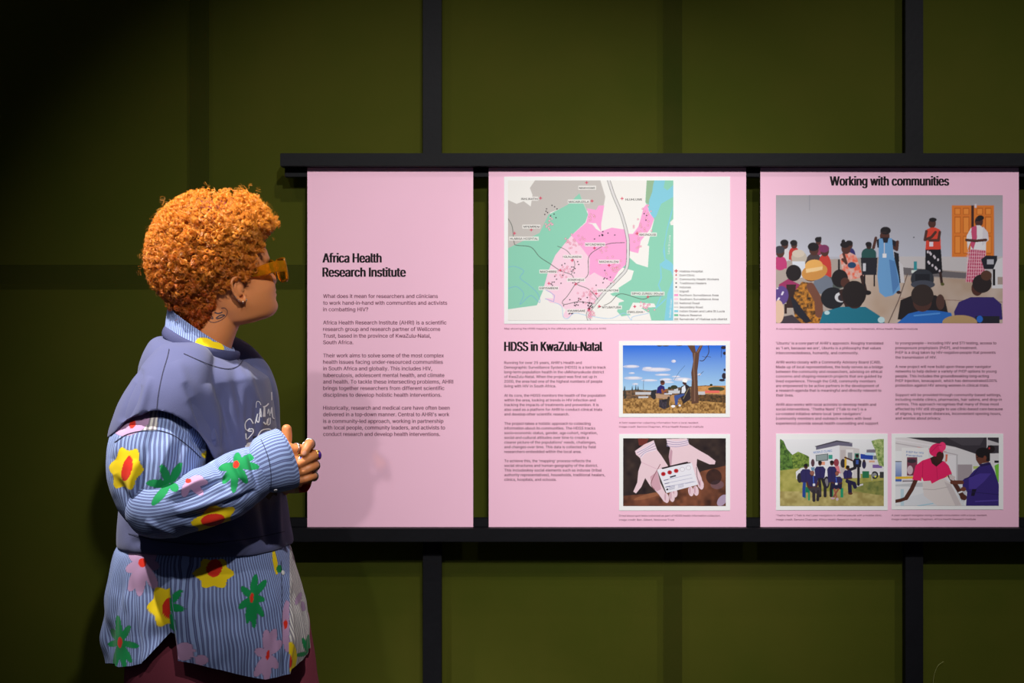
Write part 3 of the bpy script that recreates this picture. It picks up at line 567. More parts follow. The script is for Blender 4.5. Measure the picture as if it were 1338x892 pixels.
# mobile clinic team
cm = mount(1014, 566.3, 1159.8, 666.4, p3, 'white bordered photograph of a team in navy in front of a mobile clinic')
q = Pic(97, 92, 1028, 692, .37, (240, 240, 240)); q.grad(92, (240, 240, 244), 300, (226, 228, 230))
q.speck([97,90, 130,110, 160,180, 215,240, 230,360, 97,380], (34, 66, 26), (110, 150, 66), .07, 1); q.speck([200,240, 260,205, 340,240, 370,260, 365,350, 220,360], (52, 84, 30), (150, 176, 76), .07, 2)
q.speck([97,375, 250,355, 1028,420, 1028,692, 97,692], (148, 146, 66), (186, 178, 98), .02, 3); q.speck([97,560, 1028,560, 1028,692, 97,692], (160, 144, 84), (196, 182, 118), .02, 4)
q.speck([700,500, 1028,460, 1028,600, 760,560], (104, 116, 60), (156, 154, 82), .03, 5)
q.poly([360,205, 632,150, 632,420, 540,460, 360,420], (234, 234, 240)); q.poly([632,150, 808,180, 820,440, 632,440], (212, 206, 206)); q.poly([240,385, 290,350, 365,340, 380,450, 300,480, 245,450], (228, 228, 232))
q.poly([408,158, 606,105, 755,126, 620,128, 420,164], (70, 66, 80)); q.poly([420,164, 606,118, 745,130, 745,162, 620,150, 420,190], (110, 106, 128)); q.poly([418,235, 528,222, 528,285, 420,292], (90, 100, 100)); q.poly([424,240, 520,228, 520,278, 425,286], (150, 164, 166)); q.rect(532, 234, 568, 272, (60, 160, 140)); q.rect(470, 295, 500, 325, (236, 160, 130))
q.rect(640, 190, 684, 400, (196, 186, 186)); q.rect(690, 185, 755, 420, (230, 226, 226)); q.rect(704, 214, 745, 276, (150, 150, 156)); q.ell(662, 310, 22, 40, (50, 46, 60)); q.rect(676, 250, 694, 360, (224, 180, 60)); q.rect(765, 220, 806, 280, (80, 150, 130))
q.ell(602, 304, 24, 34, (150, 60, 74)); q.poly([585,340, 625,330, 640,400, 600,400], (224, 130, 140)); q.ell(392, 306, 16, 34, (90, 60, 70)); q.poly([375,345, 410,345, 400,380, 378,370], (110, 150, 180))
q.poly([820,275, 1028,280, 1028,400, 820,395], (230, 226, 230)); q.poly([872,188, 975,184, 985,215, 872,214], (128, 120, 136)); q.poly([818,225, 932,238, 930,278, 818,270], (40, 70, 170)); q.poly([860,215, 940,215, 940,240, 860,235], (200, 226, 240)); q.rect(935, 240, 1000, 276, (120, 130, 130)); q.rect(926, 322, 1010, 352, (130, 100, 170)); q.rect(895, 285, 945, 302, (226, 170, 140))
q.ell(945, 415, 32, 34, (40, 40, 46)); q.ell(945, 415, 18, 20, (150, 150, 156)); q.rect(835, 380, 895, 440, (40, 120, 80)); q.rect(990, 385, 1028, 440, (60, 60, 60)); q.ell(850, 320, 18, 38, (50, 46, 80)); q.ell(850, 288, 10, 12, SKD); q.line([920,300, 920,460], 4, (220, 220, 220)); q.ell(952, 428, 8, 8, (240, 240, 40))
q.speck([915,110, 1028,80, 1028,340, 985,330, 960,250, 950,190, 930,150], (90, 130, 50), (196, 208, 140), .06, 8)
q.ell(515, 480, 28, 54, (44, 40, 46)); q.ell(515, 480, 16, 36, (130, 126, 130)); q.ell(275, 440, 24, 44, (50, 46, 54)); q.poly([760,510, 840,490, 842,505, 780,522], (214, 210, 214))
NV = (48, 42, 96); NVD = (34, 30, 66)
def per(x, y, r, bw, bt, bb, col=NV, legs=None, lc=(40, 36, 46)):
    if legs:
        for lx in legs: q.line([(x+lx[0]), bb-8, x+lx[1], (bb+lx[2])/2, x+lx[1], lx[2]], bw*.55, lc)
    q.poly([x-bw*.6, bt, x+bw*.6, bt, x+bw, bt+25, x+bw*.8, bb, x-bw*.8, bb, x-bw, bt+25], col); q.line([x, bt, x, bb], 3, NVD); q.ell(x, y, r*.85, r*1.1, SK); q.ell(x, y-r*.5, r*.9, r*.7, HB)
q.rect(315, 490, 330, 620, (30, 140, 100)); q.rect(350, 560, 366, 640, (30, 150, 106)); q.rect(640, 530, 664, 615, (30, 150, 106)); q.rect(560, 540, 575, 610, (24, 120, 84)); q.rect(330, 520, 365, 570, (24, 120, 84))
per(330, 338, 21, 50, 362, 480, NV, ((-12, -18, 600),), (40, 70, 150)); per(456, 310, 19, 50, 338, 440, NV, ((-8, 0, 600), (16, 46, 600))); per(562, 308, 20, 42, 338, 480, NV, ((0, -8, 600),)); 
per(788, 245, 16, 40, 268, 345, (34, 32, 44)); q.line([745,285, 680,258], 14, SK); q.line([770,350, 720,370, 700,350], 26, (40, 36, 46)); q.line([800,350, 800,500], 24, (40, 36, 46)); q.rect(778, 280, 800, 318, (60, 90, 170))
per(704, 350, 18, 42, 372, 450, NV); q.line([700,470, 760,490, 770,520], 34, NVD); q.line([720,480, 725,570], 34, NVD); q.ell(728, 580, 20, 10, (90, 50, 40)); q.line([690,450, 740,440], 12, SK)
per(386, 402, 20, 52, 420, 520, NV); q.ell(386, 395, 20, 20, (150, 96, 84)); q.line([340,480, 350,520, 400,530], 16, SK); q.line([440,480, 425,520, 400,530], 16, SK); q.poly([345,530, 460,520, 466,590, 380,570], (66, 58, 66)); q.line([400,560, 402,640], 28, (50, 44, 50)); q.line([440,560, 436,636], 26, (50, 44, 50)); q.line([396,430, 400,500], 10, (60, 90, 190)); q.rect(392, 490, 412, 512, (230, 230, 236))
per(608, 402, 19, 50, 428, 500, NV); q.poly([560,490, 655,490, 650,540, 565,540], NVD); q.line([585,540, 600,600, 610,625], 15, (170, 96, 76)); q.line([620,540, 590,590, 575,615], 15, (150, 84, 66)); q.ell(570, 622, 20, 9, (200, 170, 180)); q.ell(610, 630, 12, 14, (200, 180, 186)); q.line([600,440, 605,490], 10, (60, 90, 190)); q.rect(592, 484, 612, 502, (236, 236, 240)); q.ell(608, 400, 15, 18, (160, 92, 76)); q.line([560,480, 580,486], 12, SK); q.line([650,486, 630,490], 12, SK)
q.build('picture', 1005, 560, 6.861, YI, cm, M['print'])
M['blueink'] = mat('blue_ink', (50, 120, 200), .6)
lettering([('MOBILE CLINIC', 1005+398/6.861, 1005+566/6.861, 560+222/6.861, 2.7)], YIT, 'vehicle_lettering', M['blueink'], cm, thick=.14, rot=math.radians(6))
# health consultation
hc = mount(1164.9, 566.3, 1310.9, 665.6, p3, 'white bordered photograph of a health consultation, one woman in bright pink')
k_ = Pic(103, 78, 1030, 690, .37, (226, 224, 228)); k = k_; k.grad(78, (226, 220, 222), 690, (232, 234, 238))
k.poly([200,78, 1030,78, 1030,220, 820,225, 640,165, 420,120], (60, 54, 62)); k.poly([560,78, 900,78, 860,150, 700,150], (78, 72, 80)); k.line([103,130, 400,180, 660,235], 8, (190, 180, 186)); k.line([103,100, 420,150, 640,180], 12, (238, 232, 236)); k.line([300,165, 560,205], 4, (230, 140, 140))
k.poly([930,100, 1030,130, 1030,150, 930,150], (200, 196, 200)); k.line([925,78, 925,170], 10, (214, 210, 214)); k.rect(103, 200, 175, 296, (240, 240, 242)); k.rect(103, 290, 165, 300, (50, 50, 56)); k.poly([170,225, 186,220, 180,270, 168,290], (230, 120, 70))
k.grad(300, (190, 204, 232), 470, (60, 96, 176), 103, 160); k.rect(160, 170, 400, 480, (240, 238, 238)); k.rect(208, 256, 300, 420, (120, 60, 80)); k.ell(235, 370, 26, 40, (214, 190, 200)); k.ell(250, 290, 40, 18, (60, 50, 60)); k.rect(165, 455, 300, 482, (222, 216, 222)); k.line([170,468, 290,466], 7, (60, 50, 60))
k.rect(560, 240, 660, 480, (238, 234, 238)); k.rect(660, 320, 790, 480, (172, 160, 166)); k.rect(648, 230, 662, 470, (200, 196, 200)); k.line([103,440, 350,434], 22, (236, 190, 60)); k.ell(556, 424, 12, 12, (240, 200, 50)); k.poly([990,330, 1030,310, 1030,480, 1010,470], (120, 200, 60)); k.rect(990, 285, 1030, 305, (30, 26, 36)); k.rect(800, 335, 850, 360, (190, 206, 120)); k.poly([552,230, 572,230, 566,290, 550,300], (226, 120, 90))
k.poly([103,500, 360,480, 360,520, 103,515], (200, 202, 206)); k.poly([180,620, 380,570, 700,600, 720,690, 180,690], (222, 224, 230)); k.poly([150,540, 180,540, 180,690, 150,690], (190, 214, 226)); k.line([300,690, 440,668], 8, (160, 206, 226)); k.poly([620,470, 740,560, 720,660, 650,560], (200, 200, 210)); k.line([640,520, 700,640], 5, (90, 90, 110))
k.poly([345,480, 420,462, 540,450, 590,480, 640,570, 700,690, 480,690, 360,600], (228, 218, 216)); k.line([350,540, 450,545, 580,520], 4, (180, 168, 168)); k.poly([540,470, 600,500, 690,680, 640,690], (200, 188, 190), .7)
DS = (86, 46, 36)
k.line([290,450, 250,540, 200,620], 38, DS); k.line([205,620, 150,640, 108,648], 30, DS); k.line([590,420, 640,500, 690,580, 720,620], 40, DS); k.line([672,572, 698,562], 14, (236, 236, 240)); k.poly([578,400, 640,430, 630,470, 590,450], (214, 200, 200))
HP = (236, 36, 104)
k.poly([255,455, 285,330, 345,285, 415,262, 490,300, 540,290, 580,330, 610,402, 566,422, 545,440, 500,455, 430,492, 418,465, 355,470, 340,430, 335,468], HP); k.line([350,300, 345,440], 5, (196, 20, 84)); k.line([470,310, 480,450], 4, (196, 20, 84)); k.poly([415,262, 440,250, 530,290, 470,340, 430,310], (56, 30, 28))
k.ell(490, 245, 46, 58, (64, 32, 30), rot=.15); k.ell(470, 190, 66, 56, HP, rot=-.5); k.ell(524, 160, 32, 40, (250, 60, 124)); k.line([420,215, 480,150, 515,150], 5, (196, 20, 84)); k.ell(500, 245, 30, 40, (70, 36, 32))
PU = (56, 40, 120)
k.poly([735,690, 745,560, 705,530, 705,460, 760,430, 800,380, 860,330, 950,300, 990,380, 1030,500, 1028,690], PU); k.poly([760,440, 860,400, 960,400, 900,470, 820,540, 760,540], (74, 56, 150)); k.line([850,345, 800,420, 720,450], 6, (36, 24, 84)); k.poly([790,540, 830,540, 810,600, 780,600], (26, 18, 44)); k.line([740,560, 1030,590], 5, (38, 26, 86)); k.line([820,650, 1020,640], 10, (84, 66, 160))
k.line([610,480, 700,480], 34, (110, 60, 46)); k.ell(712, 540, 24, 20, (120, 66, 50)); k.ell(712, 612, 30, 24, DS)
k.poly([820,225, 850,215, 900,240, 950,250, 940,300, 880,310, 856,326, 838,300, 825,280], (110, 62, 48)); k.ell(885, 215, 62, 46, (28, 22, 26)); k.poly([880,230, 950,200, 950,290, 920,290], (28, 22, 26)); k.ell(958, 182, 36, 34, (34, 24, 28)); k.ell(944, 176, 7, 10, (190, 30, 40)); k.line([825,262, 880,240], 5, (30, 20, 20)); k.ell(905, 262, 14, 20, (120, 66, 50)); k.poly([850,320, 940,300, 960,320, 870,340], (40, 28, 84))
k.build('picture', 1155, 560, 6.863, YI, hc, M['print'])
lettering([('PrEP for HIV', 1155+200/6.863, 1155+358/6.863, 560+215/6.863, 2.6), ('Prevention', 1155+200/6.863, 1155+342/6.863, 560+244/6.863, 2.6)], YIT, 'poster_lettering', M['blueink'], hc, thick=.05, rot=math.radians(-4))
# ================================================================ the visitor
PY = 3.70
person = empty('person', W(290, 446, PY)[:2]+(0,))
tag(person, 'person with orange curly hair in navy sweater and flowered striped shirt, facing the panels', 'person')
M['skin'] = mat('warm_brown_skin', (202, 126, 76), .48, var=.08, nscale=9, bump=.12, bscale=260, spec=.4, sss=.12)
M['skin_hand'] = M['skin']
M['nail'] = mat('fingernail', (214, 150, 122), .3)
M['sweater'] = mat('faded_navy_jersey', (84, 87, 124), .88, var=.10, nscale=7, bump=.25, bscale=420, spec=.15, sheen=.12)
M['rib'] = mat('navy_ribbing', (72, 74, 108), .9, var=.1, nscale=40, bump=.4, bscale=300, spec=.15)
M['stitch'] = mat('dark_stitching', (38, 38, 62), .9)
M['trouser'] = mat('maroon_trouser_cloth', (146, 68, 84), .85, var=.1, nscale=8, bump=.2, bscale=300, spec=.15)
M['white_ink'] = mat('white_screen_print', (226, 228, 236), .7)
M['pale_ink'] = mat('pale_blue_screen_print', (130, 150, 186), .7)
M['dark_ink'] = mat('dark_screen_print', (30, 28, 40), .7)
M['silver'] = mat('silver_metal', (214, 210, 204), .25, metal=1, var=.05)
M['gold'] = mat('gold_metal', (222, 178, 90), .25, metal=1, var=.05)
M['bluestone'] = mat('blue_stone', (40, 110, 210), .15); M['purple'] = mat('purple_stone', (66, 26, 130), .12)
M['tattoo'] = mat('tattoo_ink', (66, 56, 62), .55); M['shoe'] = mat('dark_leather', (36, 30, 32), .5)
M['brow'] = mat('dark_brow_hair', (44, 28, 22), .8)

# --- head, in its own frame: forward / right / up, then turned away from the camera
HC = np.array(W(305, 358, PY)); YAW = math.radians(30); PIT = math.radians(13)
fw = np.array([math.cos(YAW), math.sin(YAW), 0]); rt = np.array([math.sin(YAW), -math.cos(YAW), 0]); up = np.array([0, 0, 1.])
fw, up = fw*math.cos(PIT)+up*math.sin(PIT), up*math.cos(PIT)-fw*math.sin(PIT)
def HW(f, r, u): return HC+fw*f+rt*r+up*u
# z, front, back, half width, squareness
HT = [(-.132, .040, .030, .030, 1), (-.128, .076, .046, .036, .95), (-.118, .089, .062, .047, .9), (-.100, .096, .072, .056, .88), (-.082, .096, .080, .063, .88), (-.060, .098, .086, .0675, .86), (-.040, .098, .092, .069, .86),
      (-.015, .095, .097, .071, .9), (.010, .097, .100, .0725, .92), (.030, .100, .103, .074, .92), (.055, .096, .104, .075, .95), (.080, .080, .098, .070, 1), (.100, .058, .080, .056, 1), (.114, .030, .048, .034, 1), (.119, .006, .010, .008, 1)]
A = interp(HT, 90); m_ = 96; ph = np.linspace(-math.pi, math.pi, m_, endpoint=False)
z = A[:, 0][:, None]; c, s = np.cos(ph)[None], np.sin(ph)[None]; e = A[:, 4][:, None]
f_ = np.where(c > 0, A[:, 1][:, None], A[:, 2][:, None])*np.sign(c)*np.abs(c)**e; r_ = A[:, 3][:, None]*np.sign(s)*np.abs(s)**e
front = np.clip(c, 0, 1)**1.0
def bump_(rc, zc, sr, sz, h): return h*np.exp(-((r_-rc)/sr)**2-((z-zc)/sz)**2)*(c > 0)
f_ = f_+bump_(0, -.034, .013, .014, .011)+bump_(0, -.018, .008, .02, .008)+bump_(-.012, -.042, .008, .008, .006)+bump_(.012, -.042, .008, .008, .006)
f_ = f_+bump_(0, -.064, .022, .005, .006)+bump_(0, -.076, .020, .005, .007)-bump_(0, -.070, .022, .0025, .004)+bump_(0, -.108, .02, .014, .005)-bump_(0, -.090, .02, .006, .003)
f_ = f_-bump_(.032, 0, .016, .012, .010)-bump_(-.032, 0, .016, .012, .010)+bump_(.032, .02, .02, .007, .004)+bump_(-.032, .02, .02, .007, .004)
f_ = f_+bump_(.042, -.045, .02, .02, .004)+bump_(-.042, -.045, .02, .02, .004)
head = (HC+f_[..., None]*fw+r_[..., None]*rt+(z+0*c)[..., None]*up).reshape(-1, 3)
hF = [tuple(q) for q in gridF(len(A), m_, True)]+[tuple(range(m_))[::-1], tuple((len(A)-1)*m_+j for j in range(m_))]
parts = [(head, hF)]
# eyeballs sit in the sockets
for sgn in (-1, 1): parts.append(ball(HW(.076, sgn*.031, 0), (.0125,)*3))
# neck and the hidden trunk
def P3(*a): return [W(*p) for p in a]
parts.append(tube(P3((292, 392, 3.70), (288, 408, 3.70), (280, 428, 3.70), (270, 452, 3.705), (262, 490, 3.71)), [.060, .058, .058, .066, .085], 30, 36))
Vt, Ft = ball(W(262, 540, 3.71), (.11, .15, .12)); parts.append((Vt, Ft))
Vt, Ft = ball(W(262, 620, 3.71), (.13, .14, .22)); parts.append((Vt, Ft))
Vt, Ft = ball(W(270, 740, 3.71), (.125, .16, .16)); parts.append((Vt, Ft))
# ears
def ear(sg):
    o = []
    E = lambda f, u, out: HW(f+.002, sg*(.0665+out), u-.032)
    o.append(tube([E(-.012, -.012, .006), E(-.012, .010, .010), E(-.022, .024, .014), E(-.038, .020, .018), E(-.043, .000, .018), E(-.036, -.022, .014), E(-.024, -.036, .010), E(-.013, -.036, .007), E(-.011, -.024, .005)],
      [.003, .0035, .004, .0042, .0042, .0042, .0055, .0055, .0035], 60, 14))
    o.append(tube([E(-.020, .010, .009), E(-.031, .008, .013), E(-.033, -.006, .013), E(-.026, -.018, .010), E(-.016, -.020, .008)], [.003]*5, 30, 10))
    o.append(ball(E(-.026, -.004, .001), (.016, .010, .026)))
    return o
parts += ear(1)+ear(-1)
# --- arms and hands
RA = P3((232, 500, 3.60), (212, 545, 3.54), (192, 635, 3.48), (198, 655, 3.465)); parts.append(tube(RA, [.045, .045, .040, .038], 30, 20))
parts.append(tube(P3((192, 655, 3.455), (250, 645, 3.45), (320, 618, 3.475), (362, 602, 3.50)), [.042, .040, .032, .026], 40, 20))
parts.append(tube(P3((318, 480, 3.87), (338, 540, 3.90), (350, 625, 3.86), (352, 640, 3.83)), [.05, .045, .04, .038], 30, 20))
parts.append(tube(P3((352, 640, 3.84), (366, 632, 3.76), (384, 620, 3.66), (396, 612, 3.60)), [.038, .034, .028, .024], 30, 20))
def fing(pts, rad): return tube(P3(*pts), rad, 34, 16)
hand = []
# near (right) hand: back of the palm towards us, fingers going away into the other palm
hand += [fing(((356, 598, 3.505), (372, 588, 3.508), (384, 588, 3.512)), [.022, .020, .0145]),
         fing(((356, 602, 3.505), (374, 602, 3.505), (387, 602, 3.508)), [.022, .020, .0145]),
         fing(((356, 608, 3.505), (372, 615, 3.506), (384, 616, 3.510)), [.022, .019, .0135]),
         fing(((356, 614, 3.51), (368, 626, 3.510), (379, 629, 3.514)), [.021, .017, .0125]),
         # fingers
         fing(((384, 588, 3.512), (392, 586, 3.522), (399, 592, 3.545), (398, 598, 3.565)), [.0125, .0118, .0105, .0095]),
         fing(((387, 602, 3.508), (393, 602, 3.525), (399, 605, 3.55), (398, 610, 3.57)), [.0125, .0118, .0105, .0095]),
         fing(((384, 616, 3.510), (390, 617, 3.528), (397, 618, 3.55), (396, 622, 3.57)), [.0120, .0112, .010, .009]),
         fing(((379, 629, 3.514), (385, 631, 3.53), (391, 630, 3.55), (391, 633, 3.565)), [.0108, .010, .009, .008]),
         # thumb, standing up
         fing(((360, 600, 3.512), (368, 588, 3.522), (374, 574, 3.528), (374.5, 560.5, 3.530)), [.018, .0165, .0145, .0125])]
# far (left) hand: palm behind, fingers come round and close over
hand += [fing(((392, 620, 3.61), (402, 606, 3.585), (408, 596, 3.565)), [.023, .022, .013]),
         fing(((392, 622, 3.61), (404, 614, 3.585), (409, 608, 3.565)), [.022, .021, .013]),
         fing(((390, 624, 3.61), (402, 622, 3.585), (408, 620, 3.562)), [.021, .018, .012]),
         # index curled on top with the nail showing
         fing(((398, 600, 3.585), (402, 584, 3.56), (404.5, 580, 3.53), (403, 581, 3.508), (400, 587, 3.497), (397.8, 592.5, 3.494)), [.014, .0135, .0125, .0118, .0112, .0100]),
         fing(((408, 597, 3.565), (411.5, 594, 3.545), (411, 595, 3.522), (406, 598, 3.505), (398, 602.5, 3.499), (391, 607, 3.499)), [.013, .0125, .0118, .0112, .0108, .0098]),
         fing(((409, 609, 3.565), (412, 607, 3.545), (411, 608, 3.524), (406, 611, 3.508), (398, 615, 3.502), (390, 618, 3.502)), [.0128, .0122, .0114, .0108, .0104, .0095]),
         fing(((408, 621, 3.562), (410, 621, 3.545), (409, 622, 3.526), (404, 624, 3.511), (396, 627, 3.505), (388, 629, 3.505)), [.0120, .0114, .0106, .010, .0095, .0088])]
parts += hand
# --- legs and feet
LEG = {}
for sg, px0, Y in ((-1, 238, 3.665), (1, 322, 3.80)):
    hx = W(px0, 0, Y)[0]
    parts.append(tube([(hx, Y, .80), (hx, Y, .62), (hx+.01, Y, .46), (hx, Y, .28), (hx-.01, Y, .09)], [.080, .070, .054, .048, .034], 40, 20))
    parts.append(tube([(hx-.03, Y, .05), (hx+.06, Y+.005*sg, .042), (hx+.15, Y+.01*sg, .03)], [.034, .036, .026], 20, 16)); LEG[sg] = (hx, Y)
bm_ = remesh(*join(parts), .0028, 3)
body = link('body', bm_, M['skin'], person)
BV = BVHTree.FromPolygons([Vector(v.co)+Vector(person.location) for v in bm_.vertices], [tuple(p.vertices) for p in bm_.polygons])

# --- sweater: trunk + dropped cape-like shoulder, one jersey surface
def ringloft(rows, n, m, Yc, expo=2.4, boxy=None):
    # rows: y px, left px, right px, half depth (m), [centre depth]; rings level in the world
    R = interp([(r+(Yc,))[:5] if len(r) < 5 else r for r in rows], n); t = np.linspace(0, 2*math.pi, m, endpoint=False)
    yc = R[:, 4]; xl = (R[:, 1]-669)*yc/FOC; xr = (R[:, 2]-669)*yc/FOC; zz = CAMZ-(R[:, 0]-446)*yc/FOC
    cx = (xl+xr)/2; hx = (xr-xl)/2; k = 2/expo; cc, ss = np.cos(t), np.sin(t)
    X = cx[:, None]+hx[:, None]*np.sign(cc)*np.abs(cc)**k; Y = yc[:, None]-R[:, 3][:, None]*np.sign(ss)*np.abs(ss)**k
    return np.stack([X, Y, zz[:, None]+0*X], -1), R
def closed(G):
    n, m = G.shape[:2]; V = G.reshape(-1, 3); return V, [tuple(q) for q in gridF(n, m, True)]+[tuple(range(m))[::-1], tuple((n-1)*m+j for j in range(m))]
TR = [(454, 219, 306, .088), (455, 214, 312, .106), (457, 208, 318, .130), (463, 199, 327, .160), (474, 192, 337, .187), (492, 185, 346, .202), (520, 177, 353, .208), (550, 172, 358, .203), (600, 168, 364, .195), (650, 163, 371, .195), (690, 159, 377, .20), (706, 158.5, 380, .202), (712, 161, 380, .20)]
G, _ = ringloft(TR, 90, 120, 3.72)
pz = 446-(G[..., 2]-CAMZ)*FOC/3.72; wt = np.clip((494-pz)/40, 0, 1); px0 = 669+G[..., 0]*FOC/3.72
G[..., 2] -= .36*(px0-262)*wt*3.72/FOC      # the neck opening slopes down to the front
tv, tf = closed(G)
# cape: half sleeve shell hanging round the near upper arm, its edge cut along an arc
def arc(x): return np.interp(x, [140, 148, 160, 175, 190, 205, 222, 240, 258, 272, 282, 292], [572, 566, 552, 543, 538, 536, 540, 549, 564, 582, 602, 614])
def cape(sg):
    n, m = 46, 90
    rows = [(448, 222, 256, .02, 3.60), (453, 211, 268, .045, 3.59), (463, 201, 276, .072, 3.58), (478, 187, 280, .100, 3.565), (502, 171, 283, .124, 3.55), (530, 156, 286, .142, 3.545), (560, 146, 290, .152, 3.545), (590, 143, 293, .154, 3.545), (625, 141, 295, .154, 3.545)]
    G, R = ringloft(rows, n, m, 3.56, 2.2)
    for j in range(m):          # pull every column up to the arc
        col = G[:, j].copy(); px = 669+col[:, 0]*FOC/col[:, 1]; py = 446-(col[:, 2]-CAMZ)*FOC/col[:, 1]
        d = py-arc(px); k = int(np.argmax(d > 0)) if (d > 0).any() else n-1; k = max(k, 2)
        t = k-1+(0-d[k-1])/(d[k]-d[k-1]) if d[k] != d[k-1] else k
        s_ = np.linspace(0, t, n); i = np.minimum(s_.astype(int), n-2); f = (s_-i)[:, None]; G[:, j] = col[i]*(1-f)+col[i+1]*f
    if sg < 0:
        G = G.copy(); G[..., 1] = 2*3.74-G[..., 1]; G[..., 0] = G[..., 0]+.115; G = G[:, ::-1]
    return G
caps = []
for sg in (1,):
    G = cape(sg); n, m = G.shape[:2]; cen = G.mean(1, keepdims=True); Gi = cen+(G-cen)*.93; Gi[..., 2] -= (.014*(1-np.linspace(0, 1, n)))[:, None]
    V = np.concatenate([G.reshape(-1, 3), Gi.reshape(-1, 3)]); b = n*m; F = [tuple(q) for q in gridF(n, m, True)]+[tuple(int(x)+b for x in q[::-1]) for q in gridF(n, m, True)]
    F += [((n-1)*m+j, b+(n-1)*m+j, b+(n-1)*m+(j+1) % m, (n-1)*m+(j+1) % m)[::-1] for j in range(m)]+[tuple(range(m))[::-1], tuple(b+j for j in range(m))]
    caps.append((V, F))
far = tube(P3((268, 462, 3.80), (290, 462, 3.84), (308, 478, 3.875), (322, 510, 3.885), (326, 560, 3.885), (326, 590, 3.88)), [.05, .058, .072, .082, .086, .086], 40, 40)
sw = remesh(*join([(tv, tf), far]+caps), .0036, 5)
v = co(sw); nn = nrm(sw); px, py = px_of(v)
# folds: soft drape lines fanning from the arm pit and shoulder, plus fine jersey unevenness
d = .0035*noise(v, 9)+.0012*noise(v, 28)
def fold(x0, y0, x1, y1, wd, h):
    dx, dy = x1-x0, y1-y0; L_ = math.hypot(dx, dy); u = ((px-x0)*dx+(py-y0)*dy)/L_/L_; w = ((px-x0)*-dy+(py-y0)*dx)/L_
    return 1.5*h*np.exp(-(w/wd)**2)*np.clip(1-np.abs(u*2-1)**4, 0, 1)*(nn[:, 1] < .3)
for a_ in ((290, 500, 300, 610, 9, -.010), (272, 500, 296, 600, 7, .008), (305, 480, 335, 600, 8, -.007), (318, 470, 345, 560, 5, .005), (250, 520, 290, 590, 8, -.006), (180, 500, 160, 552, 7, -.006), (196, 490, 182, 545, 5, .005), (300, 455, 330, 520, 4, .004),
           (170, 708, 300, 716, 6, -.005), (190, 700, 330, 712, 5, .005), (340, 640, 352, 715, 6, -.006), (360, 620, 364, 715, 5, .006), (300, 690, 320, 722, 8, .004), (230, 470, 262, 560, 9, .005), (318, 500, 322, 600, 4, .004), (282, 520, 305, 600, 4, .005), (185, 480, 168, 530, 4, -.004), (240, 500, 268, 560, 5, -.005), (332, 520, 340, 600, 3, -.004)): d += fold(*a_)
v = v+nn*d[:, None]
# hem band pulled in very slightly
zb = v[:, 2].min(); v[:, 2] += .004*noise(v*[1, 1, 0], 12)*np.clip((zb+.1-v[:, 2])/.1, 0, 1)
setco(sw, v); sweater = link('sweater', sw, M['sweater'], person)
SV = BVHTree.FromPolygons([Vector(a) for a in co(sw)+np.array(person.location)], [tuple(p.vertices) for p in sw.polygons])
# ribbed neckband, hem line and seams
def ringtube(cpts, Yc, dep, r0, r1, name, mt, par, n=120, m=12):
    (xb, yb), (xf, yf) = cpts; t = np.linspace(0, 2*math.pi, n, endpoint=False)
    X = (xb+xf)/2+(xf-xb)/2*np.cos(t); Yp = yb+(yf-yb)*(X-xb)/(xf-xb)+6*np.sin(t)**2; Y = Yc-dep*np.sin(t)
    cpt = np.stack([(X-669)*Yc/FOC, Y, CAMZ-(Yp-446)*Yc/FOC], -1); ce = cpt.mean(0); out = cpt-ce; out /= np.linalg.norm(out, axis=1)[:, None]
    upv = np.cross(out, np.roll(cpt, -1, 0)-cpt); upv /= np.linalg.norm(upv, axis=1)[:, None]; upv *= np.sign(upv[:, 2:3])
    a = np.linspace(0, 2*math.pi, m, endpoint=False)
    G = cpt[:, None]+r0*np.cos(a)[None, :, None]*out[:, None]+r1*np.sin(a)[None, :, None]*upv[:, None]
    F = np.stack([np.stack(np.broadcast_arrays((i*m+j), (((i+1) % n)*m+j), (((i+1) % n)*m+(j+1) % m), (i*m+(j+1) % m)), -1) for i, j in [np.meshgrid(np.arange(n), np.arange(m), indexing='ij')]][0:1]).reshape(-1, 4)
    return link(name, mesh(G.reshape(-1, 3), F), mt, par)
ringtube(((217, 431), (309, 466)), 3.70, .096, .0065, .015, 'neckband', M['rib'], sweater)
ribbon(SV, [([(221, 456), (219, 466), (212, 490), (207, 515), (205, 534)], 1.1)], 'seam', M['stitch'], sweater)
ribbon(SV, [([(240, 462), (258, 470), (278, 478), (296, 482), (310, 479), (318, 470)], .9)], 'neck_seam', M['stitch'], sweater)
ribbon(SV, [([(168, 697), (210, 706), (260, 710), (310, 706), (345, 700), (372, 694)], .8)], 'hem_seam', M['stitch'], sweater)
# screen print on the chest: scrawled letters over a car-like shape
sx = lambda X, Y: (290+X/7.433, 500+Y/7.433)
def SP(*p): return [sx(*q) for q in p]
ribbon(SV, [(SP((300, 395), (270, 350), (228, 380), (222, 430), (240, 460), (290, 445), (300, 480), (260, 530), (235, 545), (228, 490)), 1.3), (SP((270, 440), (250, 465), (290, 470)), 1.6),
 (SP((320, 395), (345, 300), (335, 360), (355, 380), (362, 330)), 1.4), (SP((365, 330), (370, 250), (380, 330), (362, 290)), 1.3), (SP((330, 240), (335, 185), (360, 185), (375, 215)), .7),
 (SP((400, 330), (408, 230), (412, 330)), 1.8), (SP((395, 235), (425, 225), (450, 200)), 1.8), (SP((440, 300), (450, 255), (462, 320)), 1.2), (SP((450, 340), (440, 405), (462, 395), (465, 340)), 1.2), (SP((470, 300), (480, 240), (488, 330), (505, 350)), 1.4), (SP((400, 380), (425, 400), (440, 350)), 1.6), (SP((478, 90), (480, 170)), 1.4)], 'lettering_print', M['white_ink'], sweater)
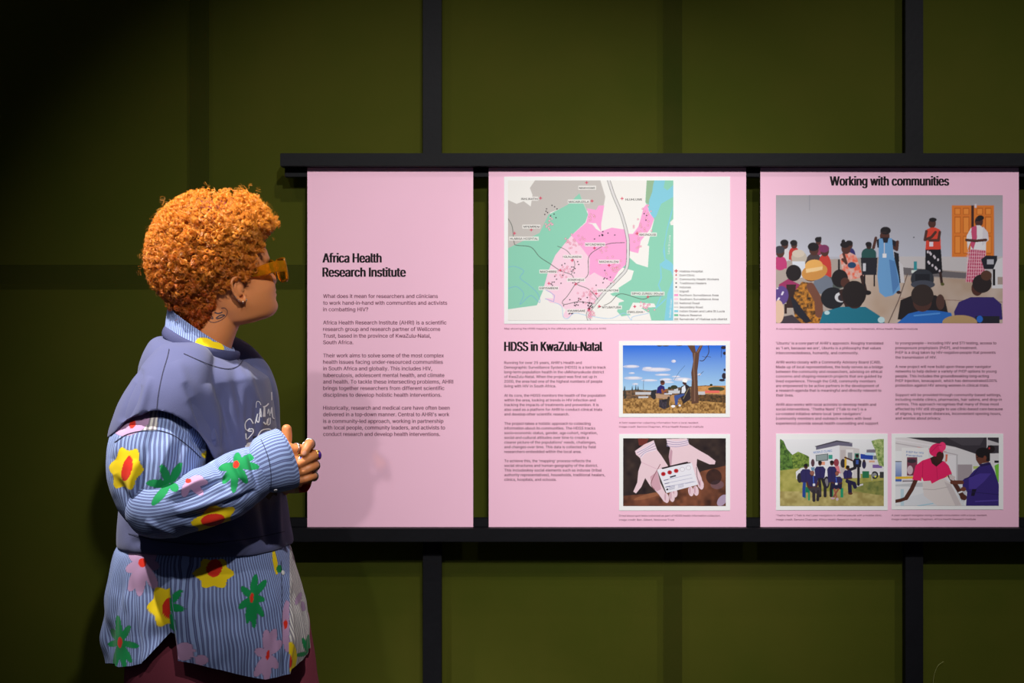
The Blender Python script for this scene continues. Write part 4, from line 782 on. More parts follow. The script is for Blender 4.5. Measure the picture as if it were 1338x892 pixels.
ribbon(SV, [(SP((335, 600), (345, 530), (375, 470), (420, 450), (470, 455), (480, 500)), 1.4), (SP((480, 520), (510, 480), (518, 435)), 1.5)], 'outline_print', M['white_ink'], sweater)
patch(SV, SP((225, 610), (250, 580), (290, 575), (300, 600), (270, 635), (225, 625)), 'shape_print', M['white_ink'], sweater)
patch(SV, SP((400, 480), (440, 460), (475, 470), (478, 520), (455, 530), (430, 490), (395, 520), (375, 585), (362, 580)), 'shape_print', M['pale_ink'], sweater)
patch(SV, SP((300, 620), (345, 520), (300, 520)), 'shape_print', M['dark_ink'], sweater)
patch(SV, [(333, 640), (345, 637), (360, 634), (362, 648), (357, 646), (351, 653), (344, 646), (336, 645)], 'dark_print', M['dark_ink'], sweater)

# ---------------------------------------------------------------- shirt cloth: stripes run along the cloth, flowers are printed
m, t, b = nodes('striped_flower_cotton'); N = t.nodes; L = t.links; M['shirt'] = m
def math_(op, a, b2=None):
    n = N.new('ShaderNodeMath'); n.operation = op
    for i, x in enumerate((a, b2)):
        if x is None: continue
        if isinstance(x, (int, float)): n.inputs[i].default_value = x
        else: L.new(x, n.inputs[i])
    return n.outputs[0]
def mixc(f, a, b2):
    n = N.new('ShaderNodeMix'); n.data_type = 'RGBA'; L.new(f, n.inputs[0])
    for i, x in ((6, a), (7, b2)):
        if isinstance(x, tuple): n.inputs[i].default_value = (*lin(x), 1)
        else: L.new(x, n.inputs[i])
    return n.outputs[2]
def at(nm):
    n = N.new('ShaderNodeAttribute'); n.attribute_name = nm; return n
st = at('stripe').outputs['Fac']; wh = at('pale').outputs['Fac']; fl = at('ink'); mk = at('mask').outputs['Fac']
fr_ = math_('FRACT', st)
dark = math_('MULTIPLY', math_('GREATER_THAN', fr_, .5), 1.0)
fine = math_('MULTIPLY', math_('GREATER_THAN', fr_, .70), math_('LESS_THAN', fr_, .80))
base = mixc(dark, (150, 170, 218), (88, 96, 140)); base = mixc(fine, base, (124, 138, 184))
pale = mixc(dark, (226, 220, 214), (146, 138, 146)); base = mixc(wh, base, pale)
base = mixc(mk, base, fl.outputs['Color']); L.new(base, b.inputs['Base Color'])
b.inputs['Roughness'].default_value = .75; b.inputs['Specular IOR Level'].default_value = .2; b.inputs['Sheen Weight'].default_value = .1

YEL = (246, 212, 20); RED = (226, 48, 30); GR = (14, 140, 76); PK = (190, 150, 188)
class Paint:
    def __init__(s, px, py, keep): s.px, s.py, s.keep = px, py, keep; s.col = np.zeros((len(px), 3)); s.m = np.zeros(len(px))
    def put(s, mk, c, clip=None):
        mk = mk & s.keep
        if clip is not None: mk &= clip
        s.col[mk] = lin(c); s.m[mk] = 1
    def ell(s, cx, cy, rx, ry, c, rot=0, clip=None):
        a = math.radians(rot); dx, dy = s.px-cx, s.py-cy; u = (dx*math.cos(a)+dy*math.sin(a))/rx; v = (-dx*math.sin(a)+dy*math.cos(a))/ry; s.put(u*u+v*v < 1, c, clip)
    def blob(s, cx, cy, rx, ry, lob, amp, c, rot=0, ph=0, clip=None):
        a = math.radians(rot); dx, dy = s.px-cx, s.py-cy; u = (dx*math.cos(a)+dy*math.sin(a))/rx; v = (-dx*math.sin(a)+dy*math.cos(a))/ry
        s.put(np.hypot(u, v) < 1+amp*np.cos(lob*np.arctan2(v, u)+ph), c, clip)
    def petals(s, cx, cy, tips, w, c, clip=None):
        for tx, ty in tips:
            L_ = math.hypot(tx-cx, ty-cy); s.ell((cx*.45+tx*.55), (cy*.45+ty*.55), L_*.52, w, c, math.degrees(math.atan2(ty-cy, tx-cx)), clip)
    def flush(s, me): attr(me, 'ink', s.col, 'FLOAT_COLOR'); attr(me, 'mask', s.m)
def flowers_sleeve(p):
    p.blob(165, 612, 20, 27, 6, .12, YEL, 12, .5); p.ell(166, 612, 6.5, 17, RED, 14)
    p.petals(222, 632, [(211, 608), (236, 606), (193, 631), (200, 658), (232, 640)], 5.5, GR); p.petals(246, 629, [(264, 624), (264, 645), (240, 648), (258, 638), (270, 630)], 5.5, PK); p.ell(246, 628, 4, 3, RED)
    p.blob(279, 678, 28, 15, 5, .14, YEL, -22, 1.0); p.ell(278, 679, 16, 8, RED, -8)
    p.petals(308.5, 606.6, [(333, 594), (337, 610), (322, 630), (305, 642), (292, 630), (287, 612), (311, 592)], 5.2, GR); p.ell(308.5, 606.6, 4, 5, RED, 15)
def flowers_tail(p):
    l = p.px < 222; r = p.px >= 222
    p.petals(186, 735, [(166, 745), (170, 770), (182, 776), (204, 768), (207, 740), (190, 718), (170, 722), (203, 724)], 7, PK, l); p.ell(186, 735, 5.4, 6, RED)
    p.blob(219, 792, 24, 26, 6, .13, YEL, 0, .4, l); p.ell(222, 794, 10, 14, RED, 10, l); p.petals(216, 793, [(236, 772), (240, 795), (228, 822)], 5, GR, r)
    p.petals(156.6, 839, [(154, 806), (169, 818), (180, 844), (171, 864), (163, 872), (146, 822), (142, 842), (150, 870)], 4.2, GR); p.ell(156.6, 839, 3, 7, RED)
    p.blob(279, 749, 24, 19, 6, .13, YEL, 0, 0); p.ell(280, 742, 10, 12, RED, 20)
    p.petals(329, 781, [(334, 752), (347, 759), (345, 783), (343, 804), (332, 818), (323, 812), (313, 794), (316, 767)], 4.6, GR); p.ell(329, 781, 2.3, 6.5, RED, 5)
    p.petals(350, 855, [(348, 824), (359, 823), (367, 838), (362, 872), (348, 888), (334, 882), (334, 850)], 6, PK); p.ell(350, 855.5, 2.2, 6.5, RED, 10)
    p.ell(241, 851, 14, 12, PK, 0); p.ell(263, 862, 9, 7, PK)
    p.ell(359.5, 734, 3, 17, YEL, -8, p.px < 367); p.ell(365, 743, 4, 5, GR)
    c = (p.px > 367.5) & (p.px < 378); p.ell(375, 818, 7, 34, PK, 0, c); p.ell(373, 815.5, 2.8, 6, RED, 0)
    w = p.px > 378; p.ell(390, 782, 3.4, 9, (168, 136, 170), 25, w); p.ell(396, 792, 3, 8, (168, 136, 170), -8, w); p.petals(402, 853, [(396, 834), (403, 830), (388, 856)], 3, GR, w); p.ell(380, 858, 8, 20, YEL, 0, w); p.ell(379, 864, 3, 8, RED, 0, w)
def clothmesh(G, name, par, stripes, paint, pale=None, wob=0, closed_=True, flip=False, seed=0):
    n, m = G.shape[:2]; F = gridF(n, m, closed_)
    if flip: F = F[:, ::-1].copy()
    me = mesh(G.reshape(-1, 3), F); nn = nrm(me); v = co(me); px, py = px_of(v)
    th = np.tile(np.arange(m)/m, n); lg = np.repeat(np.arange(n)/n, m)
    q = np.stack([th*0+v[:, 0], v[:, 2], th*0+seed], -1)
    attr(me, 'stripe', th*stripes+wob*noise(q, 9)+.5*wob*noise(q, 23)); attr(me, 'pale', pale(px, py) if pale else np.zeros(len(px)))
    near = G.reshape(-1, 3)[:, 1] <= np.repeat(G[..., 1].mean(1), m)+.02
    P = Paint(px, py, near)
    if paint: paint(P)
    P.flush(me); return link(name, me, M['shirt'], par)

# shirt tail
SH = [(690, 166, 366, .175), (708, 160, 374, .182), (720, 154, 378, .186), (740, 149, 383, .190), (765, 146, 390, .194), (800, 143.5, 398, .198), (830, 144, 404, .200), (860, 147, 405, .200), (892, 152, 405, .198)]
G, _ = ringloft(SH, 230, 520, 3.715, 2.5)
n, m = G.shape[:2]
def hem(x, near):
    a = np.interp(x, [140, 148, 156, 170, 182, 190, 200, 210, 221.5, 222.5, 228.5, 229, 250, 300, 325, 345, 362, 378, 378.5, 386, 396, 402, 406], [866, 868, 871, 870, 867, 862, 848, 838, 826, 826, 828, 862, 866, 878, 884, 887, 884, 880, 876, 871, 862, 850, 846])
    b_ = np.interp(x, [140, 200, 300, 406], [868, 872, 876, 846]); return np.where(near, a, b_)
th = np.linspace(0, 2*math.pi, m, endpoint=False)
for j in range(m):
    col = G[:, j].copy(); px = 669+col[:, 0]*FOC/col[:, 1]; py = 446-(col[:, 2]-CAMZ)*FOC/col[:, 1]; d_ = py-hem(px, math.sin(th[j]) > -.05)
    k2 = int(np.argmax(d_ > 0)) if (d_ > 0).any() else n-1; k2 = max(k2, 2); t_ = k2-1+(-d_[k2-1])/(d_[k2]-d_[k2-1]) if d_[k2] != d_[k2-1] else k2
    s_ = np.linspace(0, t_, n); i = np.minimum(s_.astype(int), n-2); f = (s_-i)[:, None]; G[:, j] = col[i]*(1-f)+col[i+1]*f
# vertical drape
px = 669+G[..., 0]*FOC/G[..., 1]; py = 446-(G[..., 2]-CAMZ)*FOC/G[..., 1]; cen = G.mean(1, keepdims=True); out = G-cen; out[..., 2] = 0; out /= np.linalg.norm(out, axis=-1)[..., None]
gr = np.clip((py-712)/120, .12, 1); q = np.stack([th[None]+0*px, py*.004, 0*px], -1).reshape(-1, 3)
dis = (.011*noise(q, 4.2)+.006*noise(q+9, 9)).reshape(px.shape)*gr+.002*noise(G.reshape(-1, 3), 25).reshape(px.shape)
dis += -.010*np.exp(-((px-(165+(py-710)*.1))/6)**2)*gr+.006*np.exp(-((px-378)/2.2)**2)*(th[None] < math.pi)+.005*((px > 222) & (th[None] < math.pi))*np.clip((px-222)/3, 0, 1)*np.clip((378-px)/3, 0, 1)
G = G+out*dis[..., None]
shirt = clothmesh(G, 'shirt', person, 176, flowers_tail, pale=lambda x, y: np.where(x > 378.5, 1, 0)*1.0, wob=1.1)
TV = bvh_of(shirt.data); TV = BVHTree.FromPolygons([Vector(v.co)+Vector(person.location) for v in shirt.data.vertices], [tuple(p.vertices) for p in shirt.data.polygons])
ribbon(TV, [([(367, 732), (368, 780), (368.5, 830), (369, 880)], .7)], 'placket_stitching', M['stitch'], shirt)
def button(bv, x, y, r):
    a, nv = hit(bv, x, y)
    if a is None: return
    bm = bmesh.new(); bmesh.ops.create_cone(bm, cap_ends=True, segments=24, radius1=r, radius2=r*.9, depth=.002)
    bmesh.ops.bevel(bm, geom=bm.edges[:], offset=.0004, segments=1, affect='EDGES'); bm.transform(Matrix.Translation(a+nv*.001)@nv.to_track_quat('Z', 'Y').to_matrix().to_4x4())
    me = bpy.data.meshes.new('b'); bm.to_mesh(me); bm.free(); link('button', me, M['btn'], shirt)
M['btn'] = mat('pearl_button', (226, 222, 220), .25)
button(TV, 369.4, 748, .0062)

# sleeves: swept elliptical cloth tube, axis given in the picture plane with real depth
def sleeve(rows, n, m, power=2.0):
    # rows: px, py, Y, half width px, half depth m
    A = interp(rows, n); C3 = np.stack([(A[:, 0]-669)*A[:, 2]/FOC, A[:, 2], CAMZ-(A[:, 1]-446)*A[:, 2]/FOC], -1)
    T = np.gradient(C3, axis=0); T /= np.linalg.norm(T, axis=1)[:, None]; B = np.array([0, -1., 0])-T*(-T[:, 1:2]); B /= np.linalg.norm(B, axis=1)[:, None]; Nn = np.cross(B, T)
    t = np.linspace(0, 2*math.pi, m, endpoint=False); k = 2/power; cc = np.sign(np.cos(t))*np.abs(np.cos(t))**k; ss = np.sign(np.sin(t))*np.abs(np.sin(t))**k
    rN = A[:, 3]*A[:, 2]/FOC; rB = A[:, 4]
    return C3[:, None]+rN[:, None, None]*cc[None, :, None]*Nn[:, None]+rB[:, None, None]*ss[None, :, None]*B[:, None], C3
def crinkle(G, C3, items, base=.002, gain=1.5):
    v = G.reshape(-1, 3); px, py = px_of(v); o = (G-C3[:, None]).reshape(-1, 3); o /= np.linalg.norm(o, axis=1)[:, None]+1e-9
    d = base*noise(v, 16)+base*.5*noise(v, 40)
    for x0, y0, x1, y1, wd, h in items:
        dx, dy = x1-x0, y1-y0; L_ = math.hypot(dx, dy); u = ((px-x0)*dx+(py-y0)*dy)/L_/L_; w = ((px-x0)*-dy+(py-y0)*dx)/L_
        d += gain*h*np.exp(-(w/wd)**2)*np.clip(1-np.abs(u*2-1)**3, 0, 1)*(o[:, 1] < 0)
    return (v+o*d[:, None]).reshape(G.shape)
up_ = [(216, 500, 3.57, 26, .050), (213, 525, 3.555, 36, .072), (211, 550, 3.535, 48, .088), (207, 578, 3.508, 61, .105), (203, 610, 3.485, 62, .102), (199, 640, 3.475, 55, .090), (196, 665, 3.47, 42, .075), (195, 684, 3.47, 26, .05), (195, 692, 3.47, 12, .02)]
G, C3 = sleeve(up_, 240, 320, 2.2)
G = crinkle(G, C3, [(150, 620, 190, 690, 5, -.006), (175, 600, 172, 660, 6, .006), (200, 560, 178, 660, 6, -.006), (225, 560, 200, 650, 6, .006), (240, 570, 222, 640, 5, -.005), (250, 560, 275, 600, 5, -.006), (160, 560, 150, 600, 5, .004), (210, 545, 262, 575, 5, .006), (225, 545, 270, 590, 4, -.005)], .003)
UPG = G.copy()
clothmesh(G, 'sleeve', shirt, 78, lambda p: (p.ell(172, 552, 26, 15, PK, -25, p.px < 200), p.ell(173, 554, 4, 6, RED, 20), p.ell(271, 594, 8, 5, YEL), flowers_sleeve(p)), pale=lambda x, y: ((y < 562) & (x < 206))*1.0, wob=.7, seed=1)
fo_ = [(186, 655, 3.475, 14, .03), (190, 659, 3.465, 30, .06), (198, 662, 3.455, 38, .080), (215, 663, 3.445, 39, .086), (240, 659, 3.440, 38, .084), (268, 650, 3.440, 40, .082), (298, 637, 3.445, 40, .078), (322, 622, 3.455, 37, .070), (338, 613, 3.465, 33, .060), (346, 609, 3.468, 29, .052)]
G, C3 = sleeve(fo_, 280, 300, 2.1)
G = crinkle(G, C3, [(215, 652, 275, 622, 4, .008), (225, 660, 300, 620, 4, -.007), (230, 672, 320, 640, 5, .006), (210, 680, 300, 668, 5, -.005), (275, 600, 300, 640, 5, -.006), (300, 592, 318, 630, 4, .005), (322, 586, 338, 640, 3, -.006), (240, 690, 320, 668, 4, .005), (290, 660, 335, 640, 3, -.007), (190, 680, 235, 700, 4, .004)], .003)
clothmesh(G, 'sleeve', shirt, 62, flowers_sleeve, wob=.5, seed=2)
UVv = BVHTree.FromPolygons([Vector(a) for a in UPG.reshape(-1, 3)], [tuple(q) for q in gridF(*UPG.shape[:2], True)])
ribbon(UVv, [([(150, 578), (165, 568), (185, 563), (205, 562), (225, 568), (245, 582), (262, 598)], 1.0)], 'seam', M['stitch'], shirt)
# cuff: flat band, open at the wrist
cu_ = [(338, 612, 3.468, 30, .050), (343, 610, 3.468, 36, .058), (350, 607, 3.472, 39, .062), (360, 603, 3.482, 40.5, .062), (368, 600.5, 3.492, 41, .060), (372, 599, 3.497, 41, .058)]
G, C3 = sleeve(cu_, 90, 240, 2.3)
Gi = C3[::-1][:60, None]+(G[::-1][:60]-C3[::-1][:60, None])*np.linspace(.97, .80, 60)[:, None, None]
G = np.concatenate([G, Gi])
clothmesh(G, 'cuff', shirt, 46, None, wob=.12, seed=3)
CV = BVHTree.FromPolygons([Vector(a) for a in G.reshape(-1, 3)], [tuple(q) for q in gridF(len(G), 240, True)])
ribbon(CV, [([(341, 574), (346, 585), (351, 600), (354, 618), (354, 636)], .8)], 'cuff_stitching', M['stitch'], shirt)
button(CV, 360, 640, .0045)
# far sleeve and its cuff
G, C3 = sleeve([(312, 540, 3.88, 30, .06), (322, 570, 3.88, 36, .08), (332, 600, 3.87, 36, .085), (338, 632, 3.85, 34, .075), (340, 652, 3.84, 18, .04)], 90, 120)
clothmesh(G, 'sleeve', shirt, 60, None, wob=.4, seed=4)
V, F = None, None
def freesleeve(P, rad, n, m, zs=1, bs=.7):
    A = interp(np.concatenate([np.asarray(P, float), np.asarray(rad, float)[:, None]], 1), n); C_ = A[:, :3]; T = np.gradient(C_, axis=0); T /= np.linalg.norm(T, axis=1)[:, None]
    Nn = np.array([0, 0, 1.])-T*T[:, 2:3]; Nn /= np.linalg.norm(Nn, axis=1)[:, None]; B = np.cross(T, Nn); t = np.linspace(0, 2*math.pi, m, endpoint=False)
    return C_[:, None]+A[:, 3][:, None, None]*(zs*np.cos(t)[None, :, None]*Nn[:, None]+bs*np.sin(t)[None, :, None]*B[:, None])
G = freesleeve([W(336, 626, 3.85), W(346, 626, 3.80), W(358, 625, 3.73), W(370, 622, 3.685)], [.055, .050, .042, .034], 70, 120)
clothmesh(G, 'sleeve', shirt, 44, None, wob=.3, seed=5)
G = freesleeve([W(368, 623.5, 3.690), W(382, 621.5, 3.645), W(391, 619, 3.615), W(396, 618, 3.600)], [.040, .046, .049, .049], 60, 160, .98, .55)
def farcuff(p):
    p.put(p.px > 0, (206, 160, 120), (p.py > 635) & (p.px < 386)); p.put(p.px > 0, (190, 156, 90), (p.px >= 385) & (p.px < 391)); p.put(p.px > 0, (214, 22, 26), p.px >= 391)
    p.put(p.px > 0, (236, 190, 40), p.py < 633)
clothmesh(G, 'cuff', shirt, 40, farcuff, wob=.1, seed=6)
# collar standing round the neck
n, m = 40, 260; t = np.linspace(0, 2*math.pi, m, endpoint=False); G = np.zeros((n, m, 3))
for i in range(n):
    u = i/(n-1)
    if u < .5: w = u*2; xb, yb, xf, yf, dp = 221+w*(-1), 396+30*(1-w)-0, 303+w*0, 460, .0
    # lower outer edge -> up to the fold -> down inside
    if u < .55: w = u/.55; xb, yb = 216+4*w, 430-32*w; xf, yf = 311-6*w, 470-14*w; dp = .094-.014*w
    else: w = (u-.55)/.45; xb, yb = 220+8*w, 398+26*w; xf, yf = 305-6*w, 456+14*w; dp = .080-.010*w
    X = (xb+xf)/2+(xf-xb)/2*np.cos(t); Yp = yb+(yf-yb)*(X-xb)/(xf-xb); yy = PY
    G[i] = np.stack([(X-669)*yy/FOC, yy+.002-dp*np.sin(t), CAMZ-(Yp-446)*yy/FOC], -1)
def colp(p): p.ell(268, 449, 13, 8, YEL, 14); p.ell(282, 454, 11, 7.5, YEL, 12)
clothmesh(G, 'collar', shirt, 92, colp, wob=.1, seed=7)

# trousers: seat + two legs, remeshed as one cloth
TS = [(735, 170, 372, .165), (780, 165, 385, .175), (830, 163, 398, .185), (868, 163, 408, .19)]
parts = []
for lx0, lx1, lY in ((164, 306, 3.665), (276, 418, 3.80)):
    G, _ = ringloft([(800, lx0+14, lx1-14, .095, lY), (850, lx0+4, lx1-6, .105, lY), (880, lx0, lx1-2, .108, lY), (930, lx0+2, lx1+4, .11, lY), (1000, lx0+6, lx1+4, .11, lY), (1060, lx0+10, lx1-2, .105, lY), (1072, lx0+12, lx1-4, .10, lY)], 60, 60, 3.7, 2.1); parts.append(closed(G))
G, _ = ringloft([(700, 190, 350, .13), (760, 184, 360, .145), (815, 182, 368, .150), (835, 200, 350, .12)], 30, 60, 3.715); parts.append(closed(G))
tm = remesh(*join(parts), .007, 3); v = co(tm); v += nrm(tm)*(.005*noise(v, 7)+.002*noise(v, 20))[:, None]; setco(tm, v)
trousers = link('trousers', tm, M['trouser'], person)
RV = BVHTree.FromPolygons([Vector(a) for a in v], [tuple(p.vertices) for p in tm.polygons])
for sg in (-1, 1):
    hx, Y = LEG[sg]; o = .02
    parts = [tube([(hx-.04+o, Y, .042), (hx+.06+o, Y, .040), (hx+.19+o, Y, .034)], [.042, .046, .034], 30, 20)]
    V, F = parts[0]; V[:, 2] = np.maximum(V[:, 2], .004); link('shoe', mesh(V, F), M['shoe'], person)

# tattoo, brow, earrings, rings, nails
tt = lambda X, Y: (210+X/7.435, 380+Y/7.435)
def TT(*p): return [tt(*q) for q in p]
ribbon(BV, [(TT((455, 235), (470, 290), (520, 305), (590, 280), (635, 240), (648, 195), (625, 165), (590, 165)), .7), (TT((455, 235), (462, 225)), .7), (TT((525, 208), (560, 218), (600, 205)), 1.6), (TT((535, 265), (580, 235), (620, 235), (585, 258), (545, 270)), 1.4), (TT((480, 235), (500, 250), (508, 268), (485, 262), (480, 238)), 1.2)], 'tattoo', M['tattoo'], body, .0008)
ribbon(BV, [([(354.5, 333), (353.2, 329), (350, 326)], 2.2)], 'eyebrow', M['brow'], body, .0012)
def torus(c, ax, R, r, name, mt, par, n=30, m=8, sq=1):
    ax = Vector(ax).normalized(); u = ax.orthogonal().normalized(); w = ax.cross(u); G = []
    for i in range(n):
        a = 2*math.pi*i/n; d_ = u*math.cos(a)+w*math.sin(a)
        for j in range(m):
            q_ = 2*math.pi*j/m; G.append(tuple(Vector(c)+d_*(R+r*math.cos(q_))+ax*(r*sq*math.sin(q_))))
    F = [(i*m+j, ((i+1) % n)*m+j, ((i+1) % n)*m+(j+1) % m, i*m+(j+1) % m) for i in range(n) for j in range(m)]
    return link(name, mesh(G, F), mt, par)
for f0_, u0_ in ((-.031, -.066), (-.021, -.073), (-.011, -.069)):
    torus(HW(f0_+.002, .0790, u0_), (1, .5, .1), .0036, .0009, 'earring', M['silver'], person, 16, 6)
link('earring', mesh(*ball(HW(-.036, .0835, -.055), (.0016,)*3, n=8, m=10)), M['silver'], person)
RG = [((386.5, 586, 3.514), (395, 588, 3.53), .0132, .0022, 'silver', None), ((388.5, 602, 3.512), (396, 603.5, 3.535), .0132, .0016, 'silver', 'bluestone'), ((386, 616.5, 3.516), (394, 617.5, 3.54), .0125, .0019, 'silver', None), ((381.5, 629.5, 3.520), (388, 631, 3.54), .0115, .0022, 'silver', None),
      ((402, 583, 3.553), (404.5, 580, 3.53), .0136, .0012, 'silver', None), ((404.6, 580, 3.532), (403.4, 581, 3.51), .0132, .0018, 'silver', None), ((411.3, 594.6, 3.530), (409, 596.5, 3.513), .0128, .0017, 'gold', 'purple'), ((411.3, 607.6, 3.532), (409, 609.5, 3.515), .0124, .0020, 'silver', None), ((409.4, 621.6, 3.533), (407, 623, 3.517), .0115, .0024, 'silver', None)]
for c0, c1, R_, r2, mt, stone in RG:
    a, b_ = Vector(W(*c0)), Vector(W(*c1)); ring = torus(a, b_-a, R_, r2, 'ring', M[mt], person, 28, 8, 1.6)
    ring['label'] = 'gold ring with a purple stone' if stone == 'purple' else ('silver ring with an oval blue stone' if stone else 'silver ring')
    if stone:
        dd = Vector((.7, -.7, .1)).normalized() if stone == 'bluestone' else Vector((.9, -.5, .1)).normalized(); pc_ = a+dd*(R_+.001)
        rot = dd.to_track_quat('Z', 'Y').to_matrix()
        link('bezel', mesh(*ball(pc_, (.0085, .0115, .0035), rot)), M[mt], ring); link('stone', mesh(*ball(pc_+dd*.0018, (.0060, .0088, .0032), rot)), M[stone], ring)
def nail(x, y, rx, ry, rot):
    a = math.radians(rot); pl = [(x+rx*math.cos(q)*math.cos(a)-ry*math.sin(q)*math.sin(a), y+rx*math.cos(q)*math.sin(a)+ry*math.sin(q)*math.cos(a)) for q in np.linspace(0, 2*math.pi, 16, endpoint=False)]
    patch(BV, pl, 'fingernail', M['nail'], body, .0006, .5)
nail(397.6, 591.5, 2.6, 3.4, 25)

# ---------------------------------------------------------------- hair
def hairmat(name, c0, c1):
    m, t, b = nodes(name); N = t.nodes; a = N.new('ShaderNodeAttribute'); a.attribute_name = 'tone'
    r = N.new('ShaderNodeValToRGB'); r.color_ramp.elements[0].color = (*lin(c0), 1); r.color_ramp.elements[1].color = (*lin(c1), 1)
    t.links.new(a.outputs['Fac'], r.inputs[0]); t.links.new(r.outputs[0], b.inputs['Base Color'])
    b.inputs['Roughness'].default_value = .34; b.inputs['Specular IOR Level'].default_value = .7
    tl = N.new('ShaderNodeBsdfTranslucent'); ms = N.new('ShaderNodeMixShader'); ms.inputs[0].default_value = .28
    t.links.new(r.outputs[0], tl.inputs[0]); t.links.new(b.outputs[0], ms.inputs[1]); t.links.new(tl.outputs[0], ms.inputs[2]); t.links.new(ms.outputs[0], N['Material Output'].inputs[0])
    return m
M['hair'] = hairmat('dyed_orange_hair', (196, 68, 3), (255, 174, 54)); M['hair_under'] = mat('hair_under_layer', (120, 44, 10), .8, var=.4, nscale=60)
HL = np.array([(247, 268, 318), (252, 248, 330), (260, 233, 340), (272, 218, 350), (286, 207, 358), (300, 200, 357), (316, 195, 349), (330, 193, 343), (345, 193, 338), (358, 196, 326), (370, 201, 314), (384, 211, 300), (398, 224, 292), (410, 236, 286), (422, 247, 280), (434, 256, 272)], float)
DEP = lambda y: np.interp(y, [246, 252, 262, 280, 310, 345, 375, 400, 420, 436], [.03, .07, .105, .135, .152, .150, .130, .100, .080, .055])
def shell(nr):
    y = rs.uniform(248, 433, nr); w = np.interp(y, HL[:, 0], HL[:, 2]-HL[:, 1])*DEP(y); y = y[rs.rand(nr) < (.35+.65*w/w.max())]; k = len(y)
    L_, R_ = np.interp(y, HL[:, 0], HL[:, 1]), np.interp(y, HL[:, 0], HL[:, 2]); t = rs.uniform(0, 2*math.pi, k); e = 2/2.5
    c, s = np.cos(t), np.sin(t); X = (L_+R_)/2+(R_-L_)/2*np.sign(c)*np.abs(c)**e; dY = -DEP(y)*np.sign(s)*np.abs(s)**e
    yc = 3.715; return np.stack([(X-669)*yc/FOC, yc+dY, CAMZ-(y-446)*yc/FOC], -1), y
pts, yy = shell(17000)
cen = np.array(W(272, 335, 3.715)); out = pts-cen; out /= np.linalg.norm(out, axis=1)[:, None]
# keep the face clear: forward of the hair line nothing grows
def headloc(p): q = p-HC; return q@fw, q@rt, q@up
f0, r0, u0 = headloc(pts)
LIM = lambda u: np.interp(u, [-.09, -.04, -.022, -.010, .03, .055, .085, .11], [-.060, -.052, -.012, .012, .034, .062, .110, .20])
keep = f0 < LIM(u0)+.006*rs.normal(size=len(f0))
pts, out, yy = pts[keep], out[keep], yy[keep]
for i in range(len(pts)):
    r = BV.find_nearest(Vector(pts[i]))
    if r[0] is None: continue
    a = np.array(r[0]); nv = np.array(r[1]); dd = pts[i]-a; f_i, _, u_i = headloc(pts[i])
    if dd@nv < .012: pts[i] = a+nv*.014; out[i] = nv
    elif f_i > .02:
        dmax = .020+max(0, u_i-.035)*1.1
        if r[3] > dmax: pts[i] = a+dd*(dmax/r[3])
pts = pts-out*(rs.rand(len(pts), 1)**1.6*.030)
big = np.clip((yy-300)/70, 0, 1)
def coils(P, O, Rr, nst, seg, jit, name, par, thick):
    k = len(P); ax = rs.normal(size=(k, 3))*.55+O; ax /= np.linalg.norm(ax, axis=1)[:, None]
    u = np.cross(ax, rs.normal(size=(k, 3))); u /= np.linalg.norm(u, axis=1)[:, None]; w = np.cross(ax, u)
    P = np.repeat(P, nst, 0); ax = np.repeat(ax, nst, 0); u = np.repeat(u, nst, 0); w = np.repeat(w, nst, 0); R = np.repeat(Rr, nst)*rs.uniform(.93, 1.07, k*nst); K = k*nst
    tn = np.clip(rs.uniform(.30, .80, k)+(P[::nst, 2]-HC[2]-.01)*3.0, .04, 1); tn = np.repeat(tn, nst)+rs.uniform(-.05, .05, K)  # random tone per curl, with the shade of the lower hair painted in
    turns = np.repeat(rs.uniform(1.2, 2.2, k), nst); ph0 = np.repeat(rs.uniform(0, 6.28, k), nst)+rs.uniform(-.12, .12, K); pitch = R*rs.uniform(.5, 1.3, K)
    s = np.linspace(0, 1, seg); a = ph0[:, None]+2*math.pi*turns[:, None]*s[None]; rr_ = R[:, None]*(1-.35*s[None])
    off = rs.normal(size=(K, 3))*jit*.4+ax*(np.tile(np.arange(nst)-(nst-1)/2, k)*jit)[:, None]
    C_ = (P+off)[:, None]+rr_[..., None]*(np.cos(a)[..., None]*u[:, None]+np.sin(a)[..., None]*w[:, None])+((s[None]-.5)*(pitch*turns)[:, None])[..., None]*ax[:, None]
    rad = -np.sin(a)[..., None]*u[:, None]+np.cos(a)[..., None]*w[:, None]; n1 = ax[:, None]+0*rad; n2 = np.cos(a)[..., None]*u[:, None]+np.sin(a)[..., None]*w[:, None]
    th = (np.repeat(thick, nst) if not np.isscalar(thick) else thick*np.ones(K))[:, None, None]*np.clip(1.15-s, .3, 1)[None, :, None]
    V = np.stack([C_+th*(math.cos(q)*n2+math.sin(q)*n1) for q in (0, 2.094, 4.189)], 2)         # K,seg,3,3
    idx = (np.arange(K)[:, None, None]*seg+np.arange(seg-1)[None, :, None])*3; j = np.arange(3)[None, None]; j2 = (j+1) % 3
    F = np.stack([idx+j, idx+j2, idx+3+j2, idx+3+j], -1).reshape(-1, 4)
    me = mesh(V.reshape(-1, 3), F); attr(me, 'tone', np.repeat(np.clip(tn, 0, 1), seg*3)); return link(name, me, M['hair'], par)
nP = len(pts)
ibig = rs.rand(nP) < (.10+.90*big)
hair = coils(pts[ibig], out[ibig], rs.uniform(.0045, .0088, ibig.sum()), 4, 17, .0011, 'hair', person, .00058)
tag(hair, kind='stuff'); hair['label'] = 'short dense afro of tight orange curls'
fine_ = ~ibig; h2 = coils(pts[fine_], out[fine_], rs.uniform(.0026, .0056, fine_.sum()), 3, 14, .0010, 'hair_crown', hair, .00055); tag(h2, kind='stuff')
ring_ = rs.choice(np.where((yy > 285) & (pts[:, 0] > W(225, 0, 3.7)[0]))[0], 620, replace=False)
